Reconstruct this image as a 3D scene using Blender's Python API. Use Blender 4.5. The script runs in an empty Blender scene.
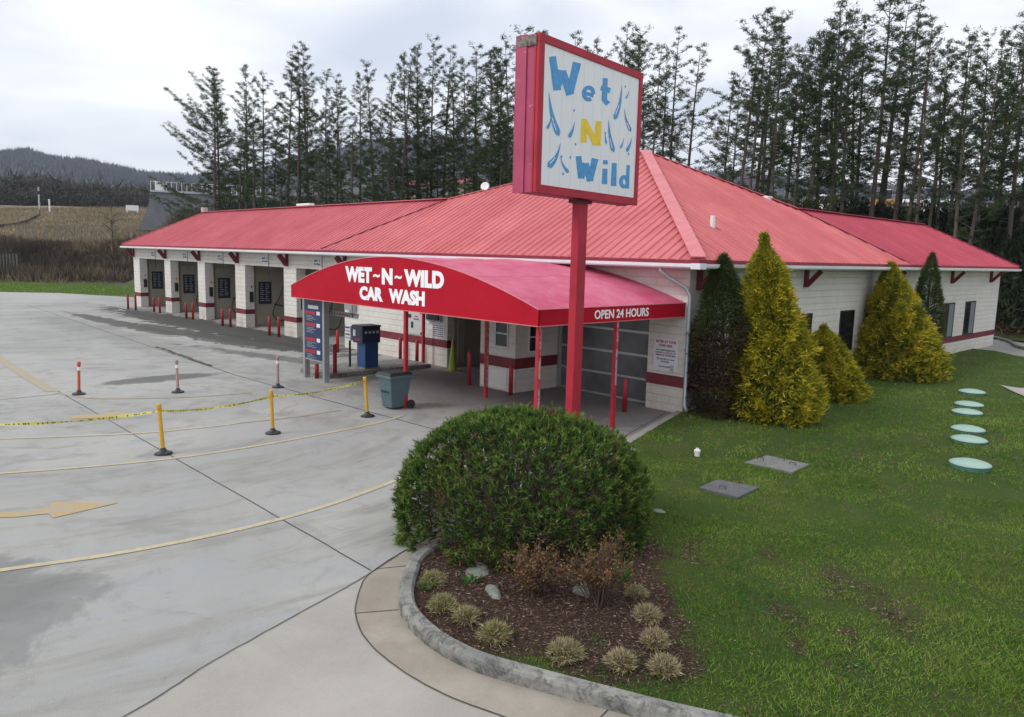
import bpy, bmesh, math, random
import numpy as np
from mathutils import Vector, Matrix
from mathutils.geometry import delaunay_2d_cdt
random.seed(7); rng = np.random.default_rng(7)
S = bpy.context.scene; COL = S.collection; PI = math.pi

# ------------------------------------------------------------------ camera
W_, H_ = 1024, 717
VL = np.array([-220, 235.4]); VR = np.array([1315, 274.]); PC = np.array([W_/2, H_/2])
F = math.sqrt(-np.dot(VL-PC, VR-PC))
def _ray(u, v): return np.array([u-PC[0], -(v-PC[1]), -F])
_l = _ray(*VL); _l /= np.linalg.norm(_l); _r = _ray(*VR); _r /= np.linalg.norm(_r)
_z = np.cross(-_l, _r)
CR = np.stack([-_l, _r, _z])                      # world = CR @ cam
CAM = np.array([10.58, -16.13, 3.9])
def onZ(u, v, z=0.0):
    d = CR@_ray(u, v); t = (z-CAM[2])/d[2]; return CAM+d*t
def at_dist(u, v, dist):                          # point on the pixel's ray at a horizontal distance
    d = CR@_ray(u, v); return CAM+d*(dist/math.hypot(d[0], d[1]))
cd = bpy.data.cameras.new('camera'); cam = bpy.data.objects.new('camera', cd); COL.objects.link(cam)
cd.sensor_width = 36; cd.lens = F/W_*36; cd.clip_start = .1; cd.clip_end = 20000
M = Matrix([[*CR[0], CAM[0]], [*CR[1], CAM[1]], [*CR[2], CAM[2]], [0, 0, 0, 1]])
cam.matrix_world = M; S.camera = cam

# ------------------------------------------------------------------ sky, sun, exposure
SUN_EL, SUN_AZ = math.radians(42), math.radians(250)   # azimuth measured from +X, counter-clockwise (light comes from behind the camera's left)
wd = bpy.data.worlds.new('World'); S.world = wd; wd.use_nodes = True
nt = wd.node_tree; N = nt.nodes; Lk = nt.links; N.clear()
out = N.new('ShaderNodeOutputWorld'); bg = N.new('ShaderNodeBackground'); bg.inputs[1].default_value = .1
sky = N.new('ShaderNodeTexSky'); sky.sky_type = 'NISHITA'; sky.sun_disc = False
sky.sun_elevation = SUN_EL; sky.sun_rotation = PI/2-SUN_AZ; sky.dust_density = 2.0
tc = N.new('ShaderNodeTexCoord'); mp = N.new('ShaderNodeMapping'); mp.inputs['Scale'].default_value = (1, 1, 3.2)
n1 = N.new('ShaderNodeTexNoise'); n1.inputs['Scale'].default_value = 2.3; n1.inputs['Detail'].default_value = 5; n1.inputs['Roughness'].default_value = .5
n1.inputs['Distortion'].default_value = .4
cr = N.new('ShaderNodeValToRGB'); e = cr.color_ramp.elements
e[0].position = .34; e[0].color = (5.6, 6.0, 6.9, 1); e[1].position = .62; e[1].color = (9.6, 9.6, 9.6, 1)
el = cr.color_ramp.elements.new(.47); el.color = (7.6, 7.8, 8.2, 1)
mx = N.new('ShaderNodeMixRGB'); mx.inputs[0].default_value = .93
Lk.new(tc.outputs['Generated'], mp.inputs[0]); Lk.new(mp.outputs[0], n1.inputs['Vector']); Lk.new(n1.outputs['Fac'], cr.inputs[0])
Lk.new(sky.outputs[0], mx.inputs[1]); Lk.new(cr.outputs[0], mx.inputs[2]); Lk.new(mx.outputs[0], bg.inputs[0]); Lk.new(bg.outputs[0], out.inputs[0])
sl = bpy.data.lights.new('sun', 'SUN'); sl.energy = 1.1; sl.angle = math.radians(18); sl.color = (1, .96, .9)
so = bpy.data.objects.new('sun', sl); COL.objects.link(so)
sd = Vector((math.cos(SUN_EL)*math.cos(SUN_AZ), math.cos(SUN_EL)*math.sin(SUN_AZ), math.sin(SUN_EL)))
so.rotation_euler = sd.to_track_quat('Z', 'Y').to_euler(); so.location = sd*60
vs = S.view_settings; vs.view_transform = 'Standard'; vs.look = 'None'; vs.gamma = 1; vs.exposure = .50; vs.use_curve_mapping = False
S.cycles.max_bounces = 6; S.cycles.transparent_max_bounces = 8; S.cycles.volume_bounces = 0

# ------------------------------------------------------------------ materials
def c8(r, g, b):
    f = lambda v: (v/255/12.92) if v/255 <= .04045 else ((v/255+.055)/1.055)**2.4
    return (f(r), f(g), f(b))
class NT:
    def __init__(s, name):
        s.m = bpy.data.materials.new(name); s.m.use_nodes = True; s.t = s.m.node_tree; s.n = s.t.nodes
        s.b = s.n['Principled BSDF']; s.o = s.n['Material Output']
        s.tc = s.n.new('ShaderNodeTexCoord'); s.co = s.tc.outputs['Object']
    def lk(s, a, b): s.t.links.new(a, b)
    def val(s, x, inp):
        if hasattr(x, 'is_output'): s.lk(x, inp)
        elif isinstance(x, (tuple, list)) and len(x) == 3 and inp.type == 'RGBA': inp.default_value = (*x, 1)
        else: inp.default_value = x
    def noise(s, scale, detail=4, rough=.55, dist=0, vec=None, stretch=None):
        n = s.n.new('ShaderNodeTexNoise'); n.inputs['Scale'].default_value = scale; n.inputs['Detail'].default_value = detail
        n.inputs['Roughness'].default_value = rough; n.inputs['Distortion'].default_value = dist
        v = vec or s.co
        if stretch:
            m = s.n.new('ShaderNodeMapping'); m.inputs['Scale'].default_value = stretch; s.lk(v, m.inputs[0]); v = m.outputs[0]
        s.lk(v, n.inputs['Vector']); return n.outputs['Fac']
    def rng(s, x, a, b, c=0., d=1.):
        n = s.n.new('ShaderNodeMapRange'); s.val(x, n.inputs[0])
        for i, v in enumerate((a, b, c, d)): n.inputs[i+1].default_value = v
        return n.outputs[0]
    def math(s, op, a, b=0.):
        n = s.n.new('ShaderNodeMath'); n.operation = op; s.val(a, n.inputs[0]); s.val(b, n.inputs[1]); return n.outputs[0]
    def mix(s, f, a, b, mode='MIX'):
        n = s.n.new('ShaderNodeMixRGB'); n.blend_type = mode; s.val(f, n.inputs[0]); s.val(a, n.inputs[1]); s.val(b, n.inputs[2]); return n.outputs[0]
    def ramp(s, x, stops):
        n = s.n.new('ShaderNodeValToRGB'); el = n.color_ramp.elements
        while len(el) < len(stops): el.new(.5)
        for e_, (p, c) in zip(el, stops): e_.position = p; e_.color = (*c, 1)
        s.lk(x, n.inputs[0]); return n.outputs[0]
    def bump(s, h, st, dist=.02):
        n = s.n.new('ShaderNodeBump'); n.inputs['Strength'].default_value = st; n.inputs['Distance'].default_value = dist
        s.lk(h, n.inputs['Height']); s.lk(n.outputs[0], s.b.inputs['Normal'])
    def fin(s, col, rough=.7, metal=0., spec=None):
        s.val(col, s.b.inputs['Base Color']); s.val(rough, s.b.inputs['Roughness']); s.b.inputs['Metallic'].default_value = metal
        if spec is not None: s.b.inputs['Specular IOR Level'].default_value = spec
        return s.m
def paint(name, c, rough=.5, var=.18, scale=3, metal=0, chips=None, bump=0, spec=None):
    t = NT(name); d = tuple(x*(1-var) for x in c); l = tuple(min(1, x*(1+var*.6)) for x in c)
    col = t.mix(t.rng(t.noise(scale, 6, .65), .3, .7), d, l)
    if chips: col = t.mix(t.rng(t.noise(chips[0], 5, .7), chips[1], chips[1]+.05), col, chips[2])
    if bump: t.bump(t.noise(40, 3), bump, .01)
    return t.fin(col, rough, metal, spec)
M_ = {}
t = NT('painted_split_block')                      # white painted masonry with block courses
bk = t.n.new('ShaderNodeTexBrick'); mpn = t.n.new('ShaderNodeMapping'); mpn.inputs['Rotation'].default_value = (PI/2, 0, 0)
cx = t.n.new('ShaderNodeSeparateXYZ'); t.lk(t.co, cx.inputs[0]); cb = t.n.new('ShaderNodeCombineXYZ')
t.lk(t.math('ADD', cx.outputs[0], cx.outputs[1]), cb.inputs[0]); t.lk(cx.outputs[2], cb.inputs[1]); t.lk(cb.outputs[0], bk.inputs['Vector'])
bk.inputs['Scale'].default_value = 1; bk.inputs['Brick Width'].default_value = .4; bk.inputs['Row Height'].default_value = .2; bk.inputs['Mortar Size'].default_value = .008
bk.inputs['Mortar Smooth'].default_value = .6
big = t.rng(t.noise(1.2, 5, .6), .35, .7); rough_n = t.noise(14, 6, .75)
col = t.mix(big, (.66, .63, .58), (.74, .72, .68))
col = t.mix(t.rng(t.noise(5, 6, .7), .55, .8, 0, .5), col, (.55, .47, .38))
low = t.rng(cx.outputs[2], .75, .1, 0, .45)
col = t.mix(t.math('MULTIPLY', low, t.rng(t.noise(3, 5, .7), .3, .7)), col, (.52, .41, .31))
col = t.mix(t.rng(bk.outputs['Fac'], 0, 1, 0, .22), col, (.42, .38, .34))
hgt = t.math('ADD', t.math('MULTIPLY', rough_n, .9), t.math('MULTIPLY', bk.outputs['Fac'], -.5)); t.bump(hgt, .9, .03)
M_['block'] = t.fin(col, .8)
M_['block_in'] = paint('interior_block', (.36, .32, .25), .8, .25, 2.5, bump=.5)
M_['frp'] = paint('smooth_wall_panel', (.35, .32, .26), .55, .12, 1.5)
M_['wall_white'] = paint('painted_flat_white', (.74, .73, .70), .6, .08, 3)
def roofmat(name, c, fade, axis=0):
    t = NT(name); col = t.mix(t.rng(t.noise(.5, 6, .65, .3), .3, .7), c, fade)
    st = t.noise(1., 5, .7, .1, stretch=(5, .35, .35) if axis == 0 else (.35, 5, .35))
    col = t.mix(t.rng(st, .45, .72, 0, .28), col, tuple(x*.66 for x in c)); col = t.mix(t.rng(st, .5, .3, 0, .25), col, tuple(min(1, x*1.15+.05) for x in fade))
    sx = t.n.new('ShaderNodeSeparateXYZ'); t.lk(t.co, sx.inputs[0]); wn = t.n.new('ShaderNodeTexWhiteNoise'); wn.noise_dimensions = '1D'
    t.lk(t.math('FLOOR', t.math('MULTIPLY', sx.outputs[axis], 1.111)), wn.inputs['W']); col = t.mix(t.rng(wn.outputs['Value'], 0, 1, 0, .2), col, tuple(x*.72 for x in c))
    col = t.mix(t.rng(t.noise(25, 4, .7), .6, .8, 0, .25), col, (.7, .5, .5))
    return t.fin(col, t.rng(t.noise(3, 4), .3, .7, .42, .62), 0, .32)
M_['roof_wing'] = roofmat('faded_red_metal_roof', (.48, .085, .115), (.58, .145, .17))
M_['roof_main'] = roofmat('chalky_red_metal_roof', (.50, .10, .115), (.62, .175, .18))
M_['roof_right'] = roofmat('deeper_red_metal_roof', (.40, .045, .08), (.48, .075, .115), 1)
M_['roof_cap'] = roofmat('pink_red_roof_trim', (.58, .16, .18), (.66, .22, .23))
M_['seam'] = paint('dark_roof_seam', (.10, .02, .025), .7)
M_['flute'] = paint('dark_red_eave_trim', (.22, .015, .035), .6)
M_['gutter'] = paint('white_gutter_paint', (.72, .74, .78), .35, .1, 2, spec=.6)
M_['alu'] = paint('grey_aluminium', (.42, .44, .46), .35, .12, 4, metal=.6)
M_['galv'] = paint('galvanised_downspout', (.45, .49, .54), .35, .15, 4, metal=.4)
M_['maroon'] = paint('maroon_paint', (.17, .018, .03), .6, .3, 3, chips=(9, .72, (.35, .2, .18)))
M_['redpost'] = paint('red_post_paint', (.42, .012, .03), .6, .3, 3, chips=(7, .70, (.5, .35, .32)))
M_['signred'] = paint('weathered_red_sign_paint', (.42, .010, .032), .6, .25, 2, chips=(6, .68, (.50, .12, .16)))
M_['signpink'] = paint('sun_faded_pink_paint', (.40, .05, .12), .55, .2, 2, chips=(7, .66, (.58, .34, .36)))
M_['rust'] = paint('rusty_mottled_metal', (.24, .21, .2), .8, .5, 25, chips=(20, .5, (.1, .06, .05)))
M_['bollard'] = paint('red_bollard_paint', (.38, .02, .035), .5, .25, 4)
t = NT('white_sign_face'); w_ = t.n.new('ShaderNodeTexWave'); w_.bands_direction = 'Y'; w_.inputs['Scale'].default_value = 1.1; w_.inputs['Distortion'].default_value = .6; t.lk(t.co, w_.inputs[0])
col = t.mix(t.rng(w_.outputs['Fac'], 0, .05), (.74, .75, .78), (.82, .83, .85)); col = t.mix(t.rng(t.noise(2, 5), .4, .75, 0, .4), col, (.72, .75, .80)); M_['signwhite'] = t.fin(col, .35)
M_['sblue'] = paint('blue_sign_lettering', c8(66, 152, 212), .4, .25, 14)
M_['syellow'] = paint('yellow_sign_lettering', c8(240, 206, 10), .4, .15, 12)
M_['text_white'] = paint('white_lettering', (.9, .9, .92), .6, .01)
M_['text_dark'] = paint('dark_lettering', (.03, .03, .05), .5, .1)
M_['text_red'] = paint('red_lettering', (.38, .02, .08), .5, .1)
M_['paper'] = paint('white_sign_board', (.70, .71, .77), .5, .06)
def fabric(name, c, fade, amt):
    t = NT(name); col = t.mix(t.rng(t.noise(.9, 5, .6), .3, .7, 0, 1), c, fade)
    col = t.mix(t.rng(t.noise(3, 6, .7, .5), .5, .8, 0, amt), col, (.62, .25, .32))
    t.bump(t.noise(2.5, 3), .25, .05); return t.fin(col, .6, 0, .12)
M_['can_front'] = fabric('red_awning_vinyl', (.40, .005, .02), (.46, .008, .026), 0)
M_['can_top'] = fabric('sun_bleached_awning_vinyl', (.50, .06, .14), (.62, .17, .26), .7)
M_['black'] = paint('black_plastic', (.02, .022, .025), .45, .3)
M_['dkglass'] = paint('dark_window_glass', (.012, .014, .018), .08, .2, spec=.6)
M_['screen'] = paint('dark_blue_board', (.03, .035, .06), .4, .3, 12)
M_['boardblue'] = paint('blue_menu_board', (.012, .035, .10), .4, .35, 3)
M_['navy'] = paint('navy_kiosk_paint', (.018, .03, .075), .4, .3, 6)
M_['blue'] = paint('blue_kiosk_paint', (.02, .07, .21), .4, .25, 3)
M_['fence'] = paint('dull_fence_wire', (.17, .17, .165), .7, .2, 4)
M_['stainless'] = paint('brushed_panel', (.58, .6, .6), .4, .1, 5, metal=.2)
M_['bin'] = paint('blue_grey_bin_plastic', (.085, .135, .155), .5, .15, 4)
M_['cone'] = paint('lime_cone_plastic', (.36, .46, .05), .5, .2, 4)
M_['yellow'] = paint('yellow_delineator_plastic', c8(205, 160, 45), .5, .2, 6, chips=(10, .66, c8(150, 120, 70)))
M_['tapey'] = paint('yellow_tape_plastic', (.66, .62, .16), .4, .1, 3)
M_['orange'] = paint('orange_delineator_plastic', (.55, .10, .04), .5, .15, 6)
M_['fadedpink'] = paint('faded_pink_delineator', (.42, .26, .27), .6, .25, 8)
M_['white'] = paint('white_plastic', (.8, .8, .8), .4, .05)
M_['grnlid'] = paint('pale_green_fibreglass', (.30, .44, .38), .45, .12, 5)
M_['grnrim'] = paint('teal_fibreglass_rim', (.09, .24, .21), .5, .2, 8)
M_['slab'] = paint('weathered_concrete_slab', (.20, .20, .19), .9, .4, 12, bump=.6)
M_['slabdark'] = paint('dark_weathered_concrete', (.12, .12, .125), .9, .4, 12, bump=.6)
M_['steel'] = paint('dark_steel_handle', (.06, .05, .05), .6, .3)
M_['rock'] = paint('grey_green_rock', (.20, .22, .185), .85, .4, 9, bump=.6)
M_['bark'] = paint('pine_bark', (.115, .095, .082), .95, .45, 12)
M_['twig'] = paint('brown_twigs', (.10, .065, .045), .9, .4, 10)
M_['greytwig'] = paint('grey_twigs', (.15, .125, .11), .9, .4, 10)
t = NT('sidewalk_kerb_concrete'); col = t.mix(t.rng(t.noise(1.5, 6, .7), .35, .7), (.17, .17, .16), (.33, .325, .30))
col = t.mix(t.rng(t.noise(5, 8, .8, .6), .47, .60, 0, .85), col, (.06, .06, .055)); col = t.mix(t.rng(t.noise(60, 3, .8), .6, .75, 0, .5), col, (.45, .44, .4)); t.bump(t.noise(45, 4, .7), .5, .01); M_['kerb'] = t.fin(col, .9)
def leafm(name, stops, trans=.25, rough=.6):
    t = NT(name); a = t.n.new('ShaderNodeAttribute'); a.attribute_name = 'r'
    c = t.ramp(a.outputs['Fac'], stops); t.val(c, t.b.inputs['Base Color']); t.b.inputs['Roughness'].default_value = rough; t.b.inputs['Specular IOR Level'].default_value = .1
    tr = t.n.new('ShaderNodeBsdfTranslucent'); t.lk(c, tr.inputs[0]); ms = t.n.new('ShaderNodeMixShader'); ms.inputs[0].default_value = trans
    t.lk(t.b.outputs[0], ms.inputs[1]); t.lk(tr.outputs[0], ms.inputs[2]); t.lk(ms.outputs[0], t.o.inputs[0]); return t.m
M_['pine'] = leafm('pine_needles', [(0, (.026, .045, .017)), (.5, (.052, .088, .030)), (.9, (.095, .135, .048)), (1, (.14, .12, .06))])
M_['pinethin'] = leafm('pale_pine_needles', [(0, (.045, .06, .032)), (.6, (.085, .11, .055)), (1, (.15, .155, .085))])
M_['golden'] = leafm('golden_cypress_leaves', [(0, (.035, .055, .010)), (.28, (.14, .17, .02)), (.55, (.38, .35, .03)), (.85, (.60, .48, .045)), (1, (.58, .34, .04))], .25)
M_['arbor'] = leafm('dull_green_cypress_leaves', [(0, (.055, .035, .028)), (.35, (.075, .052, .032)), (.55, (.045, .062, .022)), (1, (.075, .11, .032))], .15)
M_['mugo'] = leafm('mugo_pine_needles', [(0, (.20, .10, .06)), (.07, (.13, .085, .045)), (.11, (.018, .042, .012)), (.42, (.042, .09, .020)), (.72, (.095, .165, .032)), (1, (.20, .28, .06))], .15)
M_['straw'] = leafm('straw_clump_blades', [(0, (.17, .13, .08)), (.5, (.42, .35, .21)), (.85, (.58, .51, .33)), (1, (.22, .28, .06))], .2)
M_['rusty'] = leafm('rusty_orange_leaves', [(0, (.09, .04, .028)), (.5, (.17, .09, .05)), (.9, (.30, .19, .08)), (1, (.26, .24, .08))], .2)
M_['green'] = leafm('fresh_green_leaves', [(0, (.035, .10, .025)), (1, (.09, .22, .05))], .3)
M_['grassb'] = leafm('lawn_blades', [(0, (.25, .19, .11)), (.08, (.21, .17, .08)), (.12, (.07, .14, .02)), (.5, (.15, .265, .038)), (.85, (.25, .37, .06)), (1, (.34, .38, .12))], .3)
M_['brush'] = leafm('bare_brush_twigs', [(0, (.035, .028, .022)), (.55, (.11, .085, .065)), (.85, (.20, .155, .105)), (1, (.32, .26, .16))], 0)
M_['tanf'] = leafm('dry_field_grass', [(0, (.13, .10, .065)), (.6, (.26, .21, .135)), (1, (.42, .35, .22))], .1)
M_['wood'] = leafm('bare_hillside_trees', [(0, (.040, .034, .032)), (.6, (.085, .072, .066)), (.93, (.14, .12, .11)), (.95, (.035, .055, .03)), (1, (.045, .07, .035))], 0)
M_['under'] = leafm('dark_understory_leaves', [(0, (.015, .020, .011)), (.6, (.035, .045, .022)), (.9, (.06, .062, .035)), (1, (.11, .085, .06))], .1)
M_['mulchchip'] = leafm('mulch_chips', [(0, (.04, .022, .018)), (.6, (.135, .088, .068)), (.9, (.23, .16, .12)), (1, (.42, .32, .22))], 0)

# concrete pavement with stains, tyre streaks and tone patches
t = NT('concrete_pavement')
sx = t.n.new('ShaderNodeSeparateXYZ'); t.lk(t.co, sx.inputs[0]); X, Y = sx.outputs[0], sx.outputs[1]
ax = t.math('SUBTRACT', X, -10.); ay = t.math('SUBTRACT', Y, -11.5)
rad = t.math('SQRT', t.math('ADD', t.math('MULTIPLY', ax, ax), t.math('MULTIPLY', ay, ay))); ang = t.math('ARCTAN2', ay, ax)
cb = t.n.new('ShaderNodeCombineXYZ'); t.lk(t.math('MULTIPLY', rad, 1.1), cb.inputs[0]); t.lk(t.math('MULTIPLY', ang, 2.2), cb.inputs[1])
streak = t.noise(1.6, 6, .65, .2, vec=cb.outputs[0])
base = t.mix(t.rng(t.noise(.22, 7, .65, .5), .42, .6), (.28, .28, .26), (.385, .38, .35))
base = t.mix(t.rng(streak, .46, .62, 0, .8), base, (.315, .325, .335))
base = t.mix(t.rng(streak, .47, .34, 0, .55), base, (.17, .173, .178))
base = t.mix(t.rng(t.noise(1.1, 8, .72, .8), .52, .66, 0, .42), base, (.17, .165, .155))
base = t.mix(t.rng(t.noise(70, 2, .8), .35, .7, 0, .3), base, (.48, .47, .45)); base = t.mix(t.rng(t.noise(17, 3, .9), .70, .74, 0, .6), base, (.07, .065, .06)); base = t.mix(t.rng(t.noise(4.5, 8, .8, 1.2), .60, .66, 0, .3), base, (.15, .145, .14))
stain_n = t.noise(1.4, 6, .65, .6)
def ell(cx_, cy_, rx, ry, rot, soft, amt, col_, wob=.9):
    global base
    c_, s_ = math.cos(rot), math.sin(rot)
    dx = t.math('SUBTRACT', X, cx_); dy = t.math('SUBTRACT', Y, cy_)
    a = t.math('DIVIDE', t.math('ADD', t.math('MULTIPLY', dx, c_), t.math('MULTIPLY', dy, s_)), rx)
    b = t.math('DIVIDE', t.math('ADD', t.math('MULTIPLY', dx, -s_), t.math('MULTIPLY', dy, c_)), ry)
    d = t.math('SQRT', t.math('ADD', t.math('MULTIPLY', a, a), t.math('MULTIPLY', b, b)))
    d = t.math('ADD', d, t.math('MULTIPLY', t.math('SUBTRACT', stain_n, .5), wob*2))
    base = t.mix(t.rng(d, 1+soft, 1-soft, 0, amt), base, col_)
ell(-27, -1.3, 13, 1.5, .03, .10, .95, (.075, .073, .07), 1.2)
ell(-20, -2.2, 5, .8, .12, .10, .9, (.07, .068, .065), 1.3)
ell(-15, -3.6, 4, .5, .25, .25, .7, (.08, .078, .074), 1.5)
ell(-23, -3.1, 7, .8, .1, .1, .9, (.085, .083, .078), 1.2)
ell(-30, -4.3, 7, .6, .05, .1, .9, (.09, .088, .08), 1.2)
ell(-12.5, -8.3, .55, 1.7, .05, .15, .75, (.085, .085, .085), .7)
ell(-5, -1.8, 7.5, 2.5, .02, .35, .6, (.13, .12, .115), .8)
ell(1.2, -15.0, 1.5, 1.1, -.3, .10, .5, (.15, .15, .15), .8)
ell(.9, -14.9, .9, .7, -.3, .35, .4, (.12, .12, .12), 1.)
ell(-25, -6, 12, 1.1, .03, .4, .35, (.14, .14, .13), 1.2)
ell(-60, -4, 12, 8, 0, .4, .6, (.42, .42, .41), .3)
wet = t.rng(stain_n, .6, .75, .75, .35)
t.bump(t.noise(55, 4, .7), .25, .006)
M_['conc'] = t.fin(base, .8, 0, .18)
def concm(name, a, b, spk, seed=0):
    t = NT(name); col = t.mix(t.rng(t.noise(.8+seed, 6, .65, .4), .35, .68), a, b); col = t.mix(t.rng(t.noise(90, 2, .8), .4, .7, 0, spk), col, (.5, .47, .42))
    col = t.mix(t.rng(t.noise(35, 4, .8), .62, .7, 0, .5), col, (.13, .12, .11)); t.bump(t.noise(60, 4, .7), .3, .006); return t.fin(col, .85)
M_['apron'] = concm('apron_concrete', (.30, .285, .255), (.38, .362, .33), .3)
M_['pan'] = concm('tan_gutter_concrete', (.24, .205, .165), (.345, .31, .26), .25, .5)
M_['walk'] = concm('sidewalk_concrete', (.27, .26, .24), (.38, .37, .34), .25, .3)
M_['joint'] = paint('dark_joint_filler', (.07, .066, .06), .9, .3, 6)
t = NT('worn_yellow_line'); n_ = t.rng(t.noise(2.5, 7, .75), .42, .62)
M_['yl'] = t.fin(t.mix(t.rng(t.noise(9, 7, .85), .46, .58, 0, .75), t.mix(n_, (.50, .41, .22), (.55, .47, .30)), (.33, .33, .32)), .7)
t = NT('faded_yellow_line'); M_['ylf'] = t.fin(t.mix(t.rng(t.noise(3, 7, .8), .38, .62, .1, .85), (.40, .31, .15), (.31, .31, .30)), .7)
t = NT('arrow_yellow'); M_['yla'] = t.fin(t.mix(t.rng(t.noise(5, 8, .85), .44, .58, .1, .85), (.46, .31, .10), (.32, .31, .29)), .7)
# lawn: soil and thatch under the blades, mulch where the mesh says so
t = NT('lawn_soil'); a = t.n.new('ShaderNodeAttribute'); a.attribute_name = 'mulch'
g = t.mix(t.rng(t.noise(.7, 5, .65), .35, .65), (.05, .10, .02), (.09, .12, .032)); g = t.mix(t.rng(t.noise(1.9, 7, .75, .3), .56, .66, 0, .8), g, (.14, .10, .065))
g = t.mix(t.rng(t.noise(30, 5, .8), .3, .7, 0, .5), g, (.03, .05, .012))
mu = t.mix(t.rng(t.noise(45, 6, .8), .3, .7), (.03, .019, .015), (.11, .07, .055))
col = t.mix(a.outputs['Fac'], g, mu); t.bump(t.noise(40, 6, .8), 1., .03); M_['lawn'] = t.fin(col, .95, 0, .1)
t = NT('terrain_cover'); a = t.n.new('ShaderNodeAttribute'); a.attribute_name = 'Col'
col = t.mix(t.rng(t.noise(.5, 7, .75), .3, .7, 0, .55), a.outputs['Color'], (.05, .045, .03), 'MULTIPLY'); col = t.mix(t.rng(t.noise(.5, 7, .75), .3, .7, 0, .7), a.outputs['Color'], t.mix(.5, a.outputs['Color'], (.09, .075, .05)))
M_['terrain'] = t.fin(col, .95)
t = NT('wooded_mountain'); col = t.ramp(t.noise(.018, 8, .75), [(.3, (.045, .042, .045)), (.5, (.075, .068, .066)), (.7, (.10, .09, .08))]); t.bump(t.noise(.06, 6, .8), 1, 12); M_['mount'] = t.fin(col, 1)

# ------------------------------------------------------------------ mesh helpers
ORG = {}
class MB:
    def __init__(s): s.v = []; s.f = []
    def add(s, vs_, fs):
        o = len(s.v); s.v += [tuple(map(float, v)) for v in vs_]; s.f += [tuple(i+o for i in f) for f in fs]; return s
    def box(s, x0, x1, y0, y1, z0, z1):
        return s.add([(x0, y0, z0), (x1, y0, z0), (x1, y1, z0), (x0, y1, z0), (x0, y0, z1), (x1, y0, z1), (x1, y1, z1), (x0, y1, z1)],
                     [(3, 2, 1, 0), (4, 5, 6, 7), (0, 1, 5, 4), (1, 2, 6, 5), (2, 3, 7, 6), (3, 0, 4, 7)])
    def tube(s, pts, r, n=8, cap=True):
        pts = [Vector(p) for p in pts]; rs = r if isinstance(r, (list, tuple)) else [r]*len(pts); ring = []
        vs_ = []; fs = []
        for i, p in enumerate(pts):
            d = (pts[min(i+1, len(pts)-1)]-pts[max(i-1, 0)]).normalized()
            a = d.cross(Vector((0, 0, 1)) if abs(d.z) < .9 else Vector((1, 0, 0))).normalized(); b = d.cross(a)
            for k in range(n):
                w = 2*PI*k/n; vs_.append(p+(a*math.cos(w)+b*math.sin(w))*rs[i])
        for i in range(len(pts)-1):
            for k in range(n): fs.append((i*n+k, i*n+(k+1) % n, (i+1)*n+(k+1) % n, (i+1)*n+k))
        if cap: fs += [tuple(range(n-1, -1, -1)), tuple(range((len(pts)-1)*n, len(pts)*n))]
        return s.add(vs_, fs)
    def beam(s, p0, p1, w, h, up=(0, 0, 1)):
        p0, p1 = Vector(p0), Vector(p1); d = (p1-p0).normalized(); a = d.cross(Vector(up)).normalized(); b = a.cross(d).normalized()
        vs_ = []
        for p in (p0, p1):
            for sa, sb in ((-1, -1), (1, -1), (1, 1), (-1, 1)): vs_.append(p+a*sa*w/2+b*sb*h/2)
        return s.add(vs_, [(3, 2, 1, 0), (4, 5, 6, 7), (0, 1, 5, 4), (1, 2, 6, 5), (2, 3, 7, 6), (3, 0, 4, 7)])
    def prism(s, poly, ax, a0, a1):               # poly in the other two axes, extruded along ax
        def mk(p, a):
            q = list(p); q.insert(ax, a); return tuple(q)
        n = len(poly); vs_ = [mk(p, a0) for p in poly]+[mk(p, a1) for p in poly]
        return s.add(vs_, [tuple(range(n-1, -1, -1)), tuple(range(n, 2*n))]+[(i, (i+1) % n, n+(i+1) % n, n+i) for i in range(n)])
    def lathe(s, prof, c=(0, 0, 0), n=20):
        vs_ = []; fs = []
        for r, z in prof:
            for k in range(n): w = 2*PI*k/n; vs_.append((c[0]+r*math.cos(w), c[1]+r*math.sin(w), c[2]+z))
        for i in range(len(prof)-1):
            for k in range(n): fs.append((i*n+k, i*n+(k+1) % n, (i+1)*n+(k+1) % n, (i+1)*n+k))
        fs += [tuple(range(n-1, -1, -1)), tuple(range((len(prof)-1)*n, len(prof)*n))]
        return s.add(vs_, fs)
def tag(o, label=None, cat=None, group=None, kind=None):
    if label: o['label'] = label
    if cat: o['category'] = cat
    if group: o['group'] = group
    if kind: o['kind'] = kind
    return o
def thing(name, label, cat, loc=(0, 0, 0), group=None):
    o = bpy.data.objects.new(name, None); COL.objects.link(o); o.location = loc; ORG[o.name] = Vector(loc); o.empty_display_size = .2
    return tag(o, label, cat, group)
def link_mesh(name, me, mat, parent):
    o = bpy.data.objects.new(name, me); COL.objects.link(o)
    if mat is not None and not me.materials: me.materials.append(mat)
    if parent is not None: o.parent = parent; ORG[o.name] = ORG[parent.name]
    return o
def obj(name, mb, mat, parent=None, smooth=False, recalc=True, bevel=0, label=None):
    me = bpy.data.meshes.new(name); off = ORG[parent.name] if parent is not None else Vector((0, 0, 0))
    me.from_pydata([(v[0]-off.x, v[1]-off.y, v[2]-off.z) for v in mb.v], [], mb.f)
    if recalc or bevel:
        bm = bmesh.new(); bm.from_mesh(me); bmesh.ops.recalc_face_normals(bm, faces=bm.faces)
        if bevel: bmesh.ops.bevel(bm, geom=[e_ for e_ in bm.edges if len(e_.link_faces) == 2 and e_.calc_face_angle(0) > .6], offset=bevel, segments=2, affect='EDGES', profile=.6)
        bm.to_mesh(me); bm.free()
    if smooth: me.shade_smooth()
    me.update(); o = link_mesh(name, me, mat, parent)
    if label: o['label'] = label
    return o
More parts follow.
